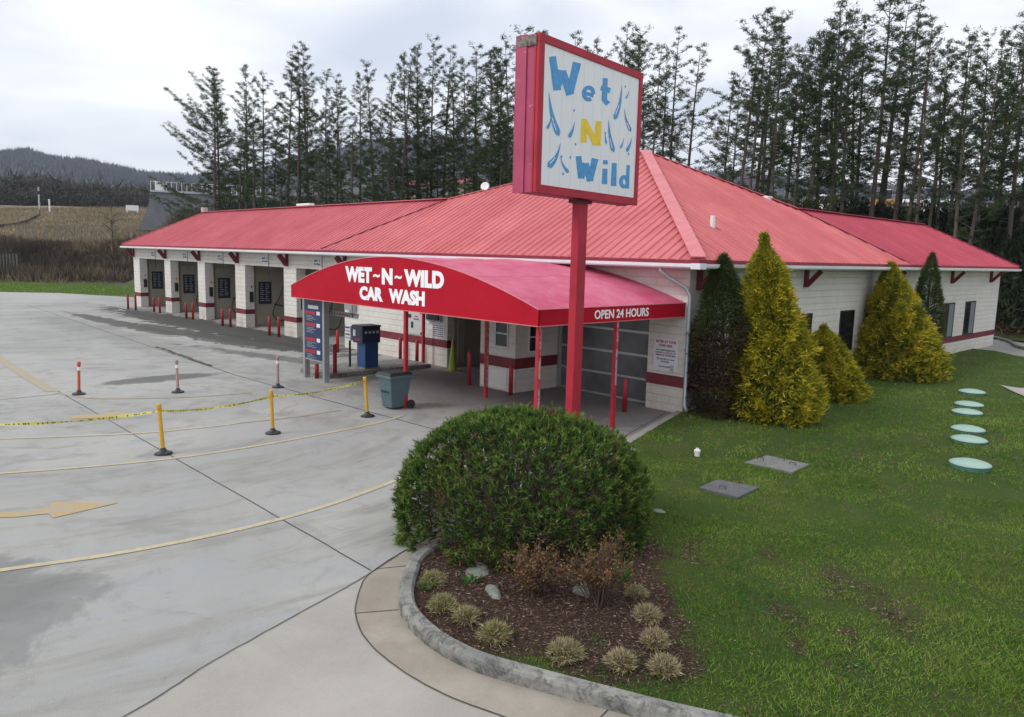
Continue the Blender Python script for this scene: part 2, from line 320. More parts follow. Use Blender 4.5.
def tris(name, V, r, mat, parent=None):            # V (n,3,3) triangles, r (n,)
    V = np.asarray(V, dtype=np.float32).copy(); n = len(V)
    if parent is not None: V -= np.array(ORG[parent.name], dtype=np.float32)
    me = bpy.data.meshes.new(name); me.vertices.add(3*n); me.vertices.foreach_set('co', V.reshape(-1))
    me.loops.add(3*n); me.loops.foreach_set('vertex_index', np.arange(3*n, dtype=np.int32))
    me.polygons.add(n); me.polygons.foreach_set('loop_start', np.arange(0, 3*n, 3, dtype=np.int32)); me.polygons.foreach_set('loop_total', np.full(n, 3, dtype=np.int32))
    at = me.attributes.new('r', 'FLOAT', 'FACE'); at.data.foreach_set('value', np.asarray(r, dtype=np.float32)); me.update()
    return link_mesh(name, me, mat, parent)
def unit(a): return a/np.maximum(np.linalg.norm(a, axis=-1, keepdims=True), 1e-9)
def blades(P, D, L, Wd):                           # base points, directions, lengths, widths -> triangles
    n = len(P); D = unit(D); sd_ = unit(np.cross(D, unit(rng.normal(size=(n, 3))))); L = np.broadcast_to(L, (n,))[:, None]; Wd = np.broadcast_to(Wd, (n,))[:, None]
    return np.stack([P-sd_*Wd/2, P+sd_*Wd/2, P+D*L], 1)
def leaves(P, D, L, Wd):                           # diamond leaf of two triangles
    n = len(P); D = unit(D); sd_ = unit(np.cross(D, unit(rng.normal(size=(n, 3))))); L = np.broadcast_to(L, (n,))[:, None]; Wd = np.broadcast_to(Wd, (n,))[:, None]
    m = P+D*L*.5
    return np.concatenate([np.stack([P, m-sd_*Wd/2, m+sd_*Wd/2], 1), np.stack([P+D*L, m+sd_*Wd/2, m-sd_*Wd/2], 1)])
def pnoise(p, f, seed=0):                          # cheap smooth noise from sines, about -1..1
    p = np.asarray(p)*f; r_ = np.random.default_rng(seed); s_ = 0
    for k in range(6):
        d = r_.normal(size=p.shape[-1])*(1+.5*k/2); s_ = s_+np.sin(p@d+r_.uniform(0, 6.28))/(1+.3*k)
    return s_/3.2
def copy_tree(o, parent=None):
    c = o.copy(); COL.objects.link(c)
    if parent is not None: c.parent = parent
    for ch in list(o.children): copy_tree(ch, c)
    return c
def text_mb(body, size=1., off=0., shear=0., ext=.004, align='CENTER', sx=1., font_bold=None):
    cu = bpy.data.curves.new('text', 'FONT'); cu.body = body; cu.size = size; cu.offset = off; cu.shear = shear; cu.extrude = ext; cu.align_x = align; cu.align_y = 'CENTER'; cu.resolution_u = 3
    o = bpy.data.objects.new('text', cu); COL.objects.link(o); bpy.context.view_layer.update()
    me = bpy.data.meshes.new_from_object(o.evaluated_get(bpy.context.evaluated_depsgraph_get()))
    vs_ = [(v.co.x*sx, v.co.y, v.co.z) for v in me.vertices]; fs = [tuple(p.vertices) for p in me.polygons]
    bpy.data.objects.remove(o); bpy.data.curves.remove(cu); bpy.data.meshes.remove(me)
    m = MB(); m.v = vs_; m.f = fs; return m
def place(mb, origin, right, up, fit=None):        # lay a text mesh on a plane; fit=(w,h) scales it to that size, centred
    r_ = Vector(right).normalized(); u_ = Vector(up).normalized(); n_ = r_.cross(u_); o_ = Vector(origin)
    if fit:
        xs = [v[0] for v in mb.v]; ys = [v[1] for v in mb.v]; w = max(xs)-min(xs); h = max(ys)-min(ys); mx_, my_ = (max(xs)+min(xs))/2, (max(ys)+min(ys))/2
        fx = fit[0]/w if fit[0] else fit[1]/h; fy = fit[1]/h if fit[1] else fx
        mb.v = [((v[0]-mx_)*fx, (v[1]-my_)*fy, v[2]) for v in mb.v]
    mb.v = [tuple(o_+r_*v[0]+u_*v[1]+n_*v[2]) for v in mb.v]; return mb

# ------------------------------------------------------------------ terrain
def sm(a, b, x): t_ = np.clip((x-a)/(b-a), 0, 1); return t_*t_*(3-2*t_)
def zt(x, y):
    x = np.asarray(x, float); y = np.asarray(y, float)
    p = (y-13-(x+60)*.446)*.913
    back = sm(-7.5, 4, p)*6.0*sm(-130, -90, x) + np.clip(p-3, 0, 80)*.03
    azb = np.degrees(np.arctan2(y+16, x-10)); back = back*sm(163.5, 159, np.where(azb < 0, azb+360, azb))
    back = np.where(x > 30, back*sm(70, 30, x), back)
    q = -(x+76.2)*.75+(y+1.2)*.66
    left = np.interp(q, [0, 9, 14, 24, 40, 75, 110, 170], [0, 3.3, 3.9, 5.4, 7.2, 10.6, 11.5, 8.0])
    z = np.maximum(back, left)
    r = np.hypot(x-10, y+16); az = np.degrees(np.arctan2(y+16, x-10))
    hill = sm(190, 460, r)*(11+3*np.sin(az*.35)+2*np.sin(az*.9+1))*sm(142, 160, az)*sm(230, 200, az)
    z = z+hill + sm(300, 700, r)*12
    z = z+sm(2, 8, z)*(pnoise(np.stack([x, y], -1), .13, 3)*.5)
    return z-.03
def patch(name, poly, zf, mat, step, attr=None, kind='structure'):     # filled polygon with inner grid points
    xs = [p[0] for p in poly]; ys = [p[1] for p in poly]; B = []
    for (x0, y0), (x1, y1) in zip(poly, poly[1:]+poly[:1]):
        k = max(1, int(math.hypot(x1-x0, y1-y0)/step)); B += [(x0+(x1-x0)*i/k, y0+(y1-y0)*i/k) for i in range(k)]
    nb = len(B); pts = [Vector(b) for b in B]
    if step < 50:
        gx = np.arange(min(xs)+step/2, max(xs), step); gy = np.arange(min(ys)+step/2, max(ys), step)
        G = np.array([(a_, b_) for a_ in gx for b_ in gy]); ins = inside(G, B); G = G[ins]
        pts += [Vector(g_) for g_ in G]
    r_ = delaunay_2d_cdt(pts, [(i, (i+1) % nb) for i in range(nb)], [list(range(nb))], 1, 1e-5)
    V = np.array([(v.x, v.y) for v in r_[0]]); z = zf(V[:, 0], V[:, 1]) if callable(zf) else np.full(len(V), zf)
    mb = MB(); mb.v = [(a_[0], a_[1], float(c_)) for a_, c_ in zip(V, z)]; mb.f = [tuple(f) for f in r_[2]]
    o = obj(name, mb, mat, recalc=False)
    bm = bmesh.new(); bm.from_mesh(o.data)
    for f in bm.faces:
        if f.normal.z < 0: f.normal_flip()
    bm.to_mesh(o.data); bm.free()
    if kind: o['kind'] = kind
    if attr is not None:
        a_ = o.data.attributes.new(attr[0], 'FLOAT', 'POINT'); a_.data.foreach_set('value', attr[1](V[:, 0], V[:, 1]).astype(np.float32))
    return o
def inside(G, poly):
    G = np.asarray(G); P = np.array(poly); x, y = G[:, 0], G[:, 1]; c = np.zeros(len(G), bool)
    for (x0, y0), (x1, y1) in zip(P, np.roll(P, -1, 0)):
        k = ((y0 > y) != (y1 > y)) & (x < (x1-x0)*(y-y0)/(y1-y0+1e-12)+x0); c ^= k
    return c
# one ground sheet to the horizon
rr = np.concatenate([[0, 12, 24], np.linspace(30, 190, 75), np.geomspace(196, 9000, 50)]); na = 260
R2, A2 = np.meshgrid(rr, np.linspace(0, 2*PI, na, endpoint=False), indexing='ij')
gx = -5+R2*np.cos(A2); gy = R2*np.sin(A2); gz = zt(gx, gy)
mb = MB(); mb.v = list(zip(gx.ravel().tolist(), gy.ravel().tolist(), gz.ravel().tolist()))
mb.f = [(i*na+k, (i+1)*na+k, (i+1)*na+(k+1) % na, i*na+(k+1) % na) for i in range(len(rr)-1) for k in range(na)]
ground = obj('ground', mb, M_['terrain'], recalc=False, smooth=True); tag(ground, kind='structure')
fx, fy = gx.ravel(), gy.ravel(); p_ = (fy-13-(fx+60)*.446)*.913; q_ = -(fx+76.2)*.75+(fy+1.2)*.66; r_ = np.hypot(fx-10, fy+16)
colr = np.tile(np.array([.065, .10, .028]), (len(fx), 1))
def blend(mask, c): 
    global colr; colr = colr*(1-mask[:, None])+np.array(c)*mask[:, None]
blend(sm(-1, 1, q_), (.055, .045, .032)); blend(sm(10, 14, q_), (.20, .16, .10)); blend(sm(60, 90, q_)*0+sm(160, 190, r_), (.075, .065, .055))
blend(sm(-8.5, -7, p_)*(q_ < 5)*(np.degrees(np.arctan2(fy+16, fx-10)) < 162)*(fy > 0), (.055, .045, .03)); blend(sm(14, 22, p_)*(q_ < 5)*(r_ < 200), (.20, .17, .10))
ca = ground.data.color_attributes.new('Col', 'FLOAT_COLOR', 'POINT'); ca.data.foreach_set('color', np.concatenate([colr, np.ones((len(colr), 1))], 1).astype(np.float32).ravel())
# mountains ring
azs = np.radians(np.linspace(70, 200, 300)); rings = np.array([650, 800, 950, 1100, 1230, 1350, 1450, 1550, 1700, 1900])
crest_u = [(-300, 165), (-100, 158), (-20, 151), (5, 147), (28, 145.5), (45, 152), (62, 154), (85, 156), (110, 161), (150, 170), (200, 172), (260, 166), (320, 150), (370, 138), (420, 134), (480, 137), (540, 146), (600, 158), (680, 166), (760, 172), (860, 180), (960, 188), (1100, 192), (1400, 200)]
ca_, ch_ = [], []
for u, v in crest_u:
    q = at_dist(u, v, 1450); ca_.append(math.degrees(math.atan2(q[1]-CAM[1], q[0]-CAM[0])) % 360); ch_.append(q[2]-12)
o_ = np.argsort(ca_); ca_ = np.array(ca_)[o_]; ch_ = np.array(ch_)[o_]
prof = np.interp(rings, [650, 950, 1230, 1450, 1700, 1900], [.0, .30, .72, 1, .8, .3])
A3, P3 = np.meshgrid(azs, rings, indexing='ij'); H3 = np.interp(np.degrees(A3), ca_, ch_)*np.interp(P3, rings, prof)
mxx = 10+P3*np.cos(A3); myy = -16+P3*np.sin(A3); H3 = H3+(pnoise(np.stack([mxx, myy], -1), .006, 9)*9)*np.interp(P3, [650, 900, 1300, 1400], [.1, 1, .6, .05])
mb = MB(); mb.v = list(zip(mxx.ravel().tolist(), myy.ravel().tolist(), H3.ravel().tolist())); k_ = len(rings)
mb.f = [(i*k_+j, i*k_+j+1, (i+1)*k_+j+1, (i+1)*k_+j) for i in range(len(azs)-1) for j in range(k_-1)]
tag(obj('mountain', mb, M_['mount'], smooth=True), kind='structure')
def mtn(n, seed):
    r__ = np.random.default_rng(seed); a = np.radians(r__.uniform(100, 173, n)); R = 1450-np.abs(r__.normal(0, 140, n)); h = np.interp(np.degrees(a), ca_, ch_)*np.interp(R, rings, prof)
    return np.stack([10+R*np.cos(a), -16+R*np.sin(a), h-3], -1)
P = mtn(9000, 5); n = len(P); V = []
for k in range(3):
    d = np.stack([rng.normal(0, .15, n), rng.normal(0, .15, n), np.ones(n)], -1); V.append(blades(P, d, rng.uniform(10, 19, n), 2.2))
    V.append(leaves(P+[0, 0, 4], d+rng.normal(0, .3, (n, 3)), rng.uniform(7, 12, n), 3.))
V = np.concatenate(V); tag(tris('mountain_trees', V, rng.uniform(0, .9, len(V)), M_['wood']), 'bare trees covering the far blue mountain and its crest', 'woods', kind='stuff')

# pavement
PAV = [(-62, -10), (-59.1, -4.2), (-56.6, -.7), (-50, 2.4), (-46, 4.5), (-44, 9.5), (-4, 9.5), (-3, 34), (0, 36), (20, 33), (26, 20), (26, -4), (60, -8), (60, -45), (-90, -45), (-75, -22)]
patch('parking_lot_pavement', PAV, 0., M_['conc'], 99)
def sheet(name, poly, z, mat): return patch(name, poly, z, mat, 99)
gut_o = [(2.35, -9.1), (2.73, -10.39), (3.07, -11.22), (3.42, -11.61), (3.92, -11.97), (4.54, -12.18), (5.32, -12.21), (6.13, -12.04), (7.6, -11.45), (10, -10.2), (14, -8.6), (26, -6)]
kerb_o = [(2.8, -9.0), (2.95, -10.0), (3.15, -10.65), (3.59, -11.13), (3.98, -11.46), (4.37, -11.66), (4.93, -11.77), (5.51, -11.74), (6.04, -11.56), (6.82, -11.24), (7.45, -10.96), (9.9, -9.75), (14, -8.15), (26, -5.6)]
def dense(p, k=6):                                # Catmull-Rom
    p = [np.array(q, float) for q in p]; P_ = [p[0]]+p+[p[-1]]; o = []
    for i in range(1, len(P_)-2):
        for j in range(k):
            t_ = j/k; a, b, c, d = P_[i-1:i+3]; o.append(.5*((2*b)+(-a+c)*t_+(2*a-5*b+4*c-d)*t_**2+(-a+3*b-3*c+d)*t_**3))
    return [tuple(q) for q in o]+[tuple(p[-1])]
gd, kd = dense(gut_o), dense(kerb_o)
sheet('driveway_apron', [(3.07, -11.22), (3.29, -11.85), (3.57, -12.74), (3.87, -13.61), (4.18, -14.35), (5.5, -18), (26, -18), (26, -6.02)]+gd[::-1][1:-8], .004, M_['apron'])
sheet('gutter_pan', gd+[(26, -5.65)]+kd[::-1][1:], .008, M_['pan'])
def strip(name, pts, w, z, mat, wob=0., kind='structure'):
    pts = [np.array(p, float) for p in pts]; Lf, Rt = [], []
    for i, p in enumerate(pts):
        d = pts[min(i+1, len(pts)-1)]-pts[max(i-1, 0)]; d /= np.linalg.norm(d)+1e-9; n_ = np.array([-d[1], d[0]]); ww = (w if not callable(w) else w(i/(len(pts)-1)))/2
        j = random.uniform(-wob, wob); Lf.append(p+n_*(ww+j)); Rt.append(p-n_*(ww-j))
    mb = MB(); n = len(pts); mb.add([(*q, z) for q in Lf]+[(*q, z) for q in Rt], [(i, n+i, n+i+1, i+1) for i in range(n-1)])
    o = obj(name, mb, mat, recalc=False); o['kind'] = kind; return o
def seg(a, b, k=30): return [(a[0]+(b[0]-a[0])*i/k, a[1]+(b[1]-a[1])*i/k) for i in range(k+1)]
strip('pavement_joint', seg((-60, -10.6), (-11.9, -11.12), 60)+seg((-11.8, -11.12), (3.0, -11.18), 40), .022, .004, M_['joint'], .006)
strip('pavement_joint', seg((-45, -5.3), (-11.9, -6.33), 50)+seg((-11.8, -6.33), (1.6, -5.8), 30), .035, .004, M_['joint'], .01)
strip('pavement_joint', seg((-11.55, -11.2), (-11.3, -20)), .03, .004, M_['joint'], .006)
strip('pavement_joint', seg((-20, -5.9), (-14, -6.2)), .16, .004, M_['joint'], .05)
strip('pavement_crack', dense([(2.3, -9.2), (2.73, -10.39), (3.07, -11.22), (3.29, -11.85), (3.57, -12.74), (3.87, -13.61), (4.18, -14.35), (5.5, -18)], 10), .014, .012, M_['joint'], .006)
strip('gutter_joint', gd[:-10], .014, .012, M_['joint'], .003)
strip('gutter_joint', seg((3.86, -11.93), (4.1, -11.52), 6), .014, .012, M_['joint'])
strip('gutter_joint', seg((3.02, -11.12), (3.2, -10.75), 6), .014, .012, M_['joint'])
strip('gutter_joint', seg((6.9, -11.75), (6.8, -11.26), 6), .014, .012, M_['joint'])
for nm_, pts, w, mt in (('painted_lane_line', [(-.3, -16.5), (.17, -14.53), (.5, -13.33), (.66, -11.87), (.55, -10.4), (.09, -8.68), (-.42, -7.4), (-1.2, -6.0)], .11, 'yl'),
                        ('painted_lane_line', [(-5.2, -15.3), (-4.36, -13.74), (-3.64, -11.6), (-3.48, -10.04), (-3.55, -8.33), (-3.75, -6.6), (-4.1, -5.6)], .10, 'yl'),
                        ('painted_lane_line', [(-8.3, -15.), (-7.07, -13.27), (-6.0, -11.2), (-5.65, -9.8), (-5.6, -9.06)], .10, 'yl'),
                        ('painted_lane_line', [(-5.6, -9.06), (-5.45, -7.8), (-5.5, -6.5)], .10, 'ylf'),
                        ('painted_lane_line', [(-11.7, -11.2), (-10.5, -10.75), (-9.7, -9.7), (-9.1, -8.4), (-8.9, -7.2)], .09, 'ylf'),
                        ('painted_lane_line', [(-30, -11.03), (-24, -11.05), (-16, -11.2), (-12.0, -11.24)], .30, 'ylf')):
    strip(nm_, dense(pts, 10), w, .008, M_[mt])
sheet('painted_arrow', [(-3.2, -15.4), (-2.18, -14.15), (-1.94, -13.8), (-1.92, -13.56), (-2.2, -13.47), (-1.54, -12.72), (-1.42, -13.62), (-1.66, -13.62), (-1.78, -14.0), (-2.9, -15.5)], .008, M_['yla'])
sheet('painted_arrow', [(-8.6, -11.72), (-8.27, -11.04), (-8.5, -10.92), (-7.8, -10.3), (-7.55, -11.08), (-7.85, -11.08), (-8.15, -11.74)], .008, M_['yla'])

# kerb: swept rounded profile
def kerb(name, pts, w, h, z0, mat, inward=1):
    prof_ = [(0, z0-.1), (0, h-.04), (.012, h-.012), (.04, h), (w-.03, h), (w, h-.03), (w, z0-.1)]; P_ = [np.array(p, float) for p in pts]; vs_ = []; n = len(prof_)
    for i, p in enumerate(P_):
        d = P_[min(i+1, len(P_)-1)]-P_[max(i-1, 0)]; d /= np.linalg.norm(d); nn = np.array([-d[1], d[0]])*inward
        for a, z in prof_: q = p+nn*a; vs_.append((q[0], q[1], z))
    fs = [(i*n+j, i*n+j+1, (i+1)*n+j+1, (i+1)*n+j) for i in range(len(P_)-1) for j in range(n-1)]+[tuple(range(n)), tuple(range((len(P_)-1)*n, len(P_)*n))]
    o = obj(name, MB().add(vs_, fs), mat, smooth=False); o['kind'] = 'structure'; return o
kerb('kerb', kd, .17, .145, 0, M_['kerb'])
kerb('sidewalk_edging', dense([(-.2, .02), (.1, -1.0), (.47, -2.2), (.95, -3.6), (1.65, -5.6), (2.25, -7.4), (2.8, -9.0)], 6), .22, .07, 0, M_['walk'])
strip('pavement_joint', dense([(-.42, -.1), (-.08, -1.05), (.3, -2.25), (.78, -3.65), (1.45, -5.65), (2.05, -7.4)], 8), .025, .004, M_['joint'], .004)
inner = [(p[0], p[1]) for p in kd]
# lawn
LAWN = [(0.0, .05), (.28, -.9), (.65, -2.15), (1.13, -3.55), (1.83, -5.5), (2.43, -7.35), (2.95, -8.95)]
for i, p in enumerate(kd[3:]):
    d = np.array(kd[min(i+4, len(kd)-1)])-np.array(kd[i+2]); d /= np.linalg.norm(d); LAWN.append((p[0]-d[1]*.15, p[1]+d[0]*.15))
LAWN += [(26, 20), (4.9, 22.3), (3.0, 21.9), (1.8, 22.7), (.9, 23.7), (0.0, 23.8)]
def mulch(x, y):
    n_ = pnoise(np.stack([x, y], -1), 2.2, 4)*.20+pnoise(np.stack([x, y], -1), 6, 6)*.12
    d1_ = np.sqrt(((x-4.4)/1.95)**2+((y+10.)/2.2)**2); d2 = np.sqrt(((x-5.9)/1.1)**2+((y+10.3)/.95)**2)
    d = np.minimum(d1_, d2)+n_
    m = sm(1.06, .92, d); near = np.exp(-((x-6.3)**2+(y+8.6)**2)/3.2)
    return np.maximum(m, .75*sm(.12, .42, pnoise(np.stack([x, y], -1), 2.3, 81)*.7+pnoise(np.stack([x, y], -1), 5.5, 82)*.4)*sm(.1, .5, near))
def zl(x, y): return .06+.012*pnoise(np.stack([x, y], -1), 1.5, 11)+.06*sm(1.0, .3, np.sqrt(((x-4.2)/2.6)**2+((y+9.2)/2.6)**2))
lawn = patch('lawn', LAWN, zl, M_['lawn'], .28, ('mulch', mulch))
# ------------------------------------------------------------------ building
B = thing('car_wash_building', 'long white block car wash with red ribbed metal hip roof', 'building', (0, 0, 0))
def part(n_, mb, m, par=None, **k): return obj(n_, mb, M_[m] if isinstance(m, str) else m, B if par is None else par, **k)
def ribbed(name, poly, e0, e1, m, mat, sp=.30, rh=.04):  # poly: plan polygon, eave line e0->e1 at z 3.85, uphill is left of e0->e1
    e0 = np.array(e0, float); d = np.array(e1, float)-e0; d /= np.linalg.norm(d); up = np.array([-d[1], d[0]])
    st = [(float(np.dot(np.array(p)-e0, d)), float(np.dot(np.array(p)-e0, up))) for p in poly]
    w3 = lambda s, t, dz=0: (*(e0+d*s+up*t), 3.87+m*t+dz)
    mb = MB(); n = len(st); mb.add([w3(s, t) for s, t in st]+[w3(s, t, -.05) for s, t in st], [tuple(range(n)), tuple(range(2*n-1, n-1, -1))]+[(i, n+i, n+(i+1) % n, (i+1) % n) for i in range(n)])
    s0 = min(s for s, _ in st); s1 = max(s for s, _ in st); s = math.ceil(s0/sp)*sp
    while s < s1:
        ts = []
        for (a, b), (c, e_) in zip(st, st[1:]+st[:1]):
            if (a-s)*(c-s) < 0: ts.append(b+(e_-b)*(s-a)/(c-a))
        if len(ts) >= 2 and max(ts)-min(ts) > .15:
            t0, t1 = min(ts)-.015, max(ts)-.03
            if min(ts) < .01: t0 = -.03
            mb.add([w3(s-.045, t0, .001), w3(s+.045, t0, .001), w3(s+.02, t0, rh), w3(s-.02, t0, rh), w3(s-.045, t1, .001), w3(s+.045, t1, .001), w3(s+.02, t1, rh), w3(s-.02, t1, rh)],
                   [(0, 1, 2, 3), (7, 6, 5, 4), (1, 5, 6, 2), (3, 2, 6, 7), (0, 3, 7, 4)])
        s += sp
    return part(name, mb, mat, recalc=False)
EY = -.6
mw, mc = .558, .545
JL = (-13.6, 3.25); AP = (-6.2, 6.2); JR = (-2.85, 11.1)
RZ = 3.87+mw*3.77
ribbed('roof_panel', [(-41.35, EY), (-16.8, EY), (-13.55, 3.17), (-37.56, 3.17)], (-41.35, EY), (0, EY), mw, 'roof_wing')
ribbed('roof_panel', [(-16.8, EY), (.6, EY), AP, (-13.6, 3.3)], (-41.35, EY), (0, EY), mc, 'roof_main')
M_['roof_side'] = roofmat('chalky_red_side_roof', (.50, .10, .115), (.62, .175, .18), 1)
ribbed('roof_panel', [(.6, EY), (.6, 13.0), (-2.85, 11.15), AP], (.6, EY), (.6, 20), mc, 'roof_side')
ribbed('roof_panel', [(.6, 13.0), (.6, 27.52), (-2.85, 24.07), (-2.85, 11.1)], (.6, EY), (.6, 20), mw*1.0, 'roof_right')
zAP = 3.87+mc*6.8; rzR = 3.87+mw*3.45
bk_ = MB()                                          # rear slopes
bk_.add([(-41.35, EY, 3.87), (-37.56, 3.17, RZ), (-41.35, 6.94, 3.87)], [(0, 1, 2)])
bk_.add([(-41.35, 6.94, 3.87), (-37.56, 3.17, RZ), (-13.55, 3.17, RZ), (-12.6, 6.94, 3.87)], [(0, 1, 2, 3)])
bk_.add([(-13.55, 3.17, RZ), (*AP, zAP), (-12.6, 6.94, 3.87)], [(0, 1, 2)])
bk_.add([(-12.6, 6.94, 3.87), (*AP, zAP), (-6.3, 12.4, 3.87)], [(0, 1, 2)])
bk_.add([(*AP, zAP), (-2.85, 11.1, rzR), (-6.3, 12.4, 3.87)], [(0, 1, 2)])
bk_.add([(-2.85, 11.1, rzR), (-2.85, 24.07, rzR), (-6.3, 27.52, 3.87), (-6.3, 12.4, 3.87)], [(0, 1, 2, 3)])
bk_.add([(.6, 27.52, 3.87), (-6.3, 27.52, 3.87), (-2.85, 24.07, rzR)], [(0, 1, 2)])
part('rear_roof', bk_, 'roof_wing')
def cap(p0, p1, w, m, dz=.03, th=.03, name='ridge_cap'):
    a, b = Vector(p0), Vector(p1); part(name, MB().beam(a+Vector((0, 0, dz)), b+Vector((0, 0, dz)), w, th), m, bevel=.008)
cap((.6, EY, 3.9), (*AP, zAP+.02), .36, 'roof_cap', .035)
cap((-37.56, 3.17, RZ), (-13.5, 3.17, RZ), .34, 'roof_cap')
cap((-41.35, EY, 3.89), (-37.56, 3.17, RZ), .16, 'roof_cap')
cap((-13.55, 3.25, RZ), (*AP, zAP), .14, 'roof_cap')
cap((*AP, zAP), (-2.85, 11.1, rzR), .16, 'roof_cap')
cap((-2.85, 11.1, rzR), (-2.85, 24.07, rzR), .30, 'roof_right')
cap((-2.85, 24.07, rzR), (.6, 27.52, 3.89), .16, 'roof_right')
cap((-16.8, EY, 3.89), (-13.55, 3.2, RZ), .055, 'seam', .02, .03, 'valley_seam')
cap((.6, 13.0, 3.89), (-2.85, 11.12, rzR), .055, 'seam', .02, .03, 'valley_seam')
# eave trim, gutter, soffit
part('eave_trim', MB().box(-41.35, .62, EY-.02, EY+.03, 3.77, 3.868), 'flute'); part('eave_trim', MB().box(.57, .62, EY+.04, 27.52, 3.77, 3.868), 'flute')
def gut(poly, ax, a0, a1): return MB().prism(poly, ax, a0, a1)
gp = [(EY-.02, 3.66), (EY-.10, 3.665), (EY-.13, 3.70), (EY-.13, 3.775), (EY-.02, 3.775)]
part('gutter', gut(gp, 0, -41.35, -17.0), 'wall_white'); part('gutter', gut([(a-.01, b) for a, b in gp], 0, -16.99, .62), 'gutter')
gr = [(.62, 3.66), (.70, 3.665), (.73, 3.70), (.73, 3.775), (.62, 3.775)]
part('gutter', gut([(a, b) for a, b in gr], 1, EY-.13, 12.9), 'gutter'); part('gutter', gut(gr, 1, 12.92, 27.5), 'wall_white')
part('gutter_elbow', MB().box(.5, .76, EY-.17, EY+.1, 3.645, 3.785), 'gutter', bevel=.01)
part('soffit', MB().add([(-41.3, EY, 3.79), (.57, EY, 3.79), (.57, 27.5, 3.79), (-6.2, 27.5, 3.79), (-6.2, 12.4, 3.79), (-12.6, 6.9, 3.79), (-41.3, 6.9, 3.79)], [(0, 1, 2, 3, 4, 5, 6)]), 'wall_white')
# front facade
PX = [(-41.2, -40.1), (-35.8, -34.85), (-30.85, -29.9), (-26.15, -25.05), (-21.1, -19.95)]
part('front_beam', MB().box(-41.2, -16.01, 0, .35, 3.05, 3.78), 'block')
for a, b in PX:
    pl = part('pillar', MB().box(a, b, 0, .45, 0, 3.049), 'block'); part('stripe', MB().box(a-.012, b+.012, -.014, .462, .67, .90), 'maroon', pl)
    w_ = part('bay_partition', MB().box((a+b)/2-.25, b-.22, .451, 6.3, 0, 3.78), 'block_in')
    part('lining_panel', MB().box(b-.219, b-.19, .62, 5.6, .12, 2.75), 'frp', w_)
w_ = part('wall', MB().box(-16.0, -9.45, 0, .3, 0, 3.78), 'block'); part('stripe', MB().box(-15.99, -9.43, -.014, 0, .67, .93), 'maroon', w_)
part('stripe', MB().box(-9.449, -9.43, -.014, .3, .67, .93), 'maroon', w_)
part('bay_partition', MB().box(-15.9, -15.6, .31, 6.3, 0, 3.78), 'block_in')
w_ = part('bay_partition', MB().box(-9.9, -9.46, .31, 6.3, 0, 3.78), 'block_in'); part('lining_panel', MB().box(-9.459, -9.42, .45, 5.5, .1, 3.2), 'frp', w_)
for k in range(4): part('panel_batten', MB().box(-9.419, -9.405, .7+k*1.1, .74+k*1.1, .1, 3.2), 'alu', w_)
part('front_beam', MB().box(-9.449, -1.15, 0, .3, 3.1, 3.78), 'block')
off = part('office_wall', MB().box(-6.1, -4.62, -1.45, .35, 0, 3.69), 'block')
part('stripe', MB().box(-6.1, -4.606, -1.464, -1.45, .68, .98), 'maroon', off); part('stripe', MB().box(-4.62, -4.606, -1.45, .34, .68, .98), 'maroon', off)
part('lower_panel', MB().box(-6.08, -4.95, -1.458, -1.451, .06, .62), 'wall_white', off)
def window(x0, x1, y0, y1, z0, z1, ax, n=1, frame='alu', fw=.045, div=()):
    f = MB()
    if ax == 1:                                     # faces -y, at y0
        for b_ in ((x0, x1, z0, z0+fw), (x0, x1, z1-fw, z1), (x0, x0+fw, z0+fw, z1-fw), (x1-fw, x1, z0+fw, z1-fw)): f.box(b_[0], b_[1], y0-.03, y0-.004, b_[2], b_[3])
        for d in div: f.box(x0+fw, x1-fw, y0-.025, y0-.004, z0+(z1-z0)*d-.02, z0+(z1-z0)*d+.02)
        w = part('window', f, frame); part('pane', MB().box(x0+fw, x1-fw, y0-.012, y0-.003, z0+fw, z1-fw), 'dkglass', w)
    else:                                           # faces +x, at x0
        for b_ in ((y0, y1, z0, z0+fw), (y0, y1, z1-fw, z1), (y0, y0+fw, z0+fw, z1-fw), (y1-fw, y1, z0+fw, z1-fw)): f.box(x0+.004, x0+.03, b_[0], b_[1], b_[2], b_[3])
        for d in div: f.box(x0+.004, x0+.025, y0+fw, y1-fw, z0+(z1-z0)*d-.02, z0+(z1-z0)*d+.02)
        w = part('window', f, frame); part('pane', MB().box(x0+.003, x0+.012, y0+fw, y1-fw, z0+fw, z1-fw), 'dkglass', w)
    return w
window(-5.45, -4.9, -1.45, 0, 1.25, 2.05, 1, div=(.5,)); window(-4.62, 0, -.95, -.38, 1.12, 2.0, 0, frame='wall_white', div=(.5,))
# overhead glass door, jambs
dr = MB().box(-4.5, -1.16, .30, .36, 3.0, 3.1)
for z in (1.91, 1.29, .66, .05): dr.box(-4.5, -1.16, .30, .36, z-.03, z+.03)
for x in (-4.5, -1.22): dr.box(x-.03, x+.03, .305, .355, .08, 3.0)
dr.box(-4.5, -1.16, .30, .36, 2.5, 2.56)
d_ = part('overhead_door', dr, 'alu')
t = NT('dusty_door_glazing'); M_['door_glass'] = t.fin(t.mix(t.rng(t.noise(2, 3), .3, .7), (.085, .09, .10), (.15, .155, .17)), .25); part('glazing', MB().box(-4.47, -1.2, .322, .338, .08, 3.0), 'door_glass', d_)
part('door_jamb', MB().box(-4.6, -4.53, .27, .40, 0, 3.1), 'alu')
w_ = part('wall', MB().box(-1.15, 0, 0, .3, 0, 3.78), 'block'); part('stripe', MB().box(-1.164, 0, -.014, 0, .66, .94), 'maroon', w_)
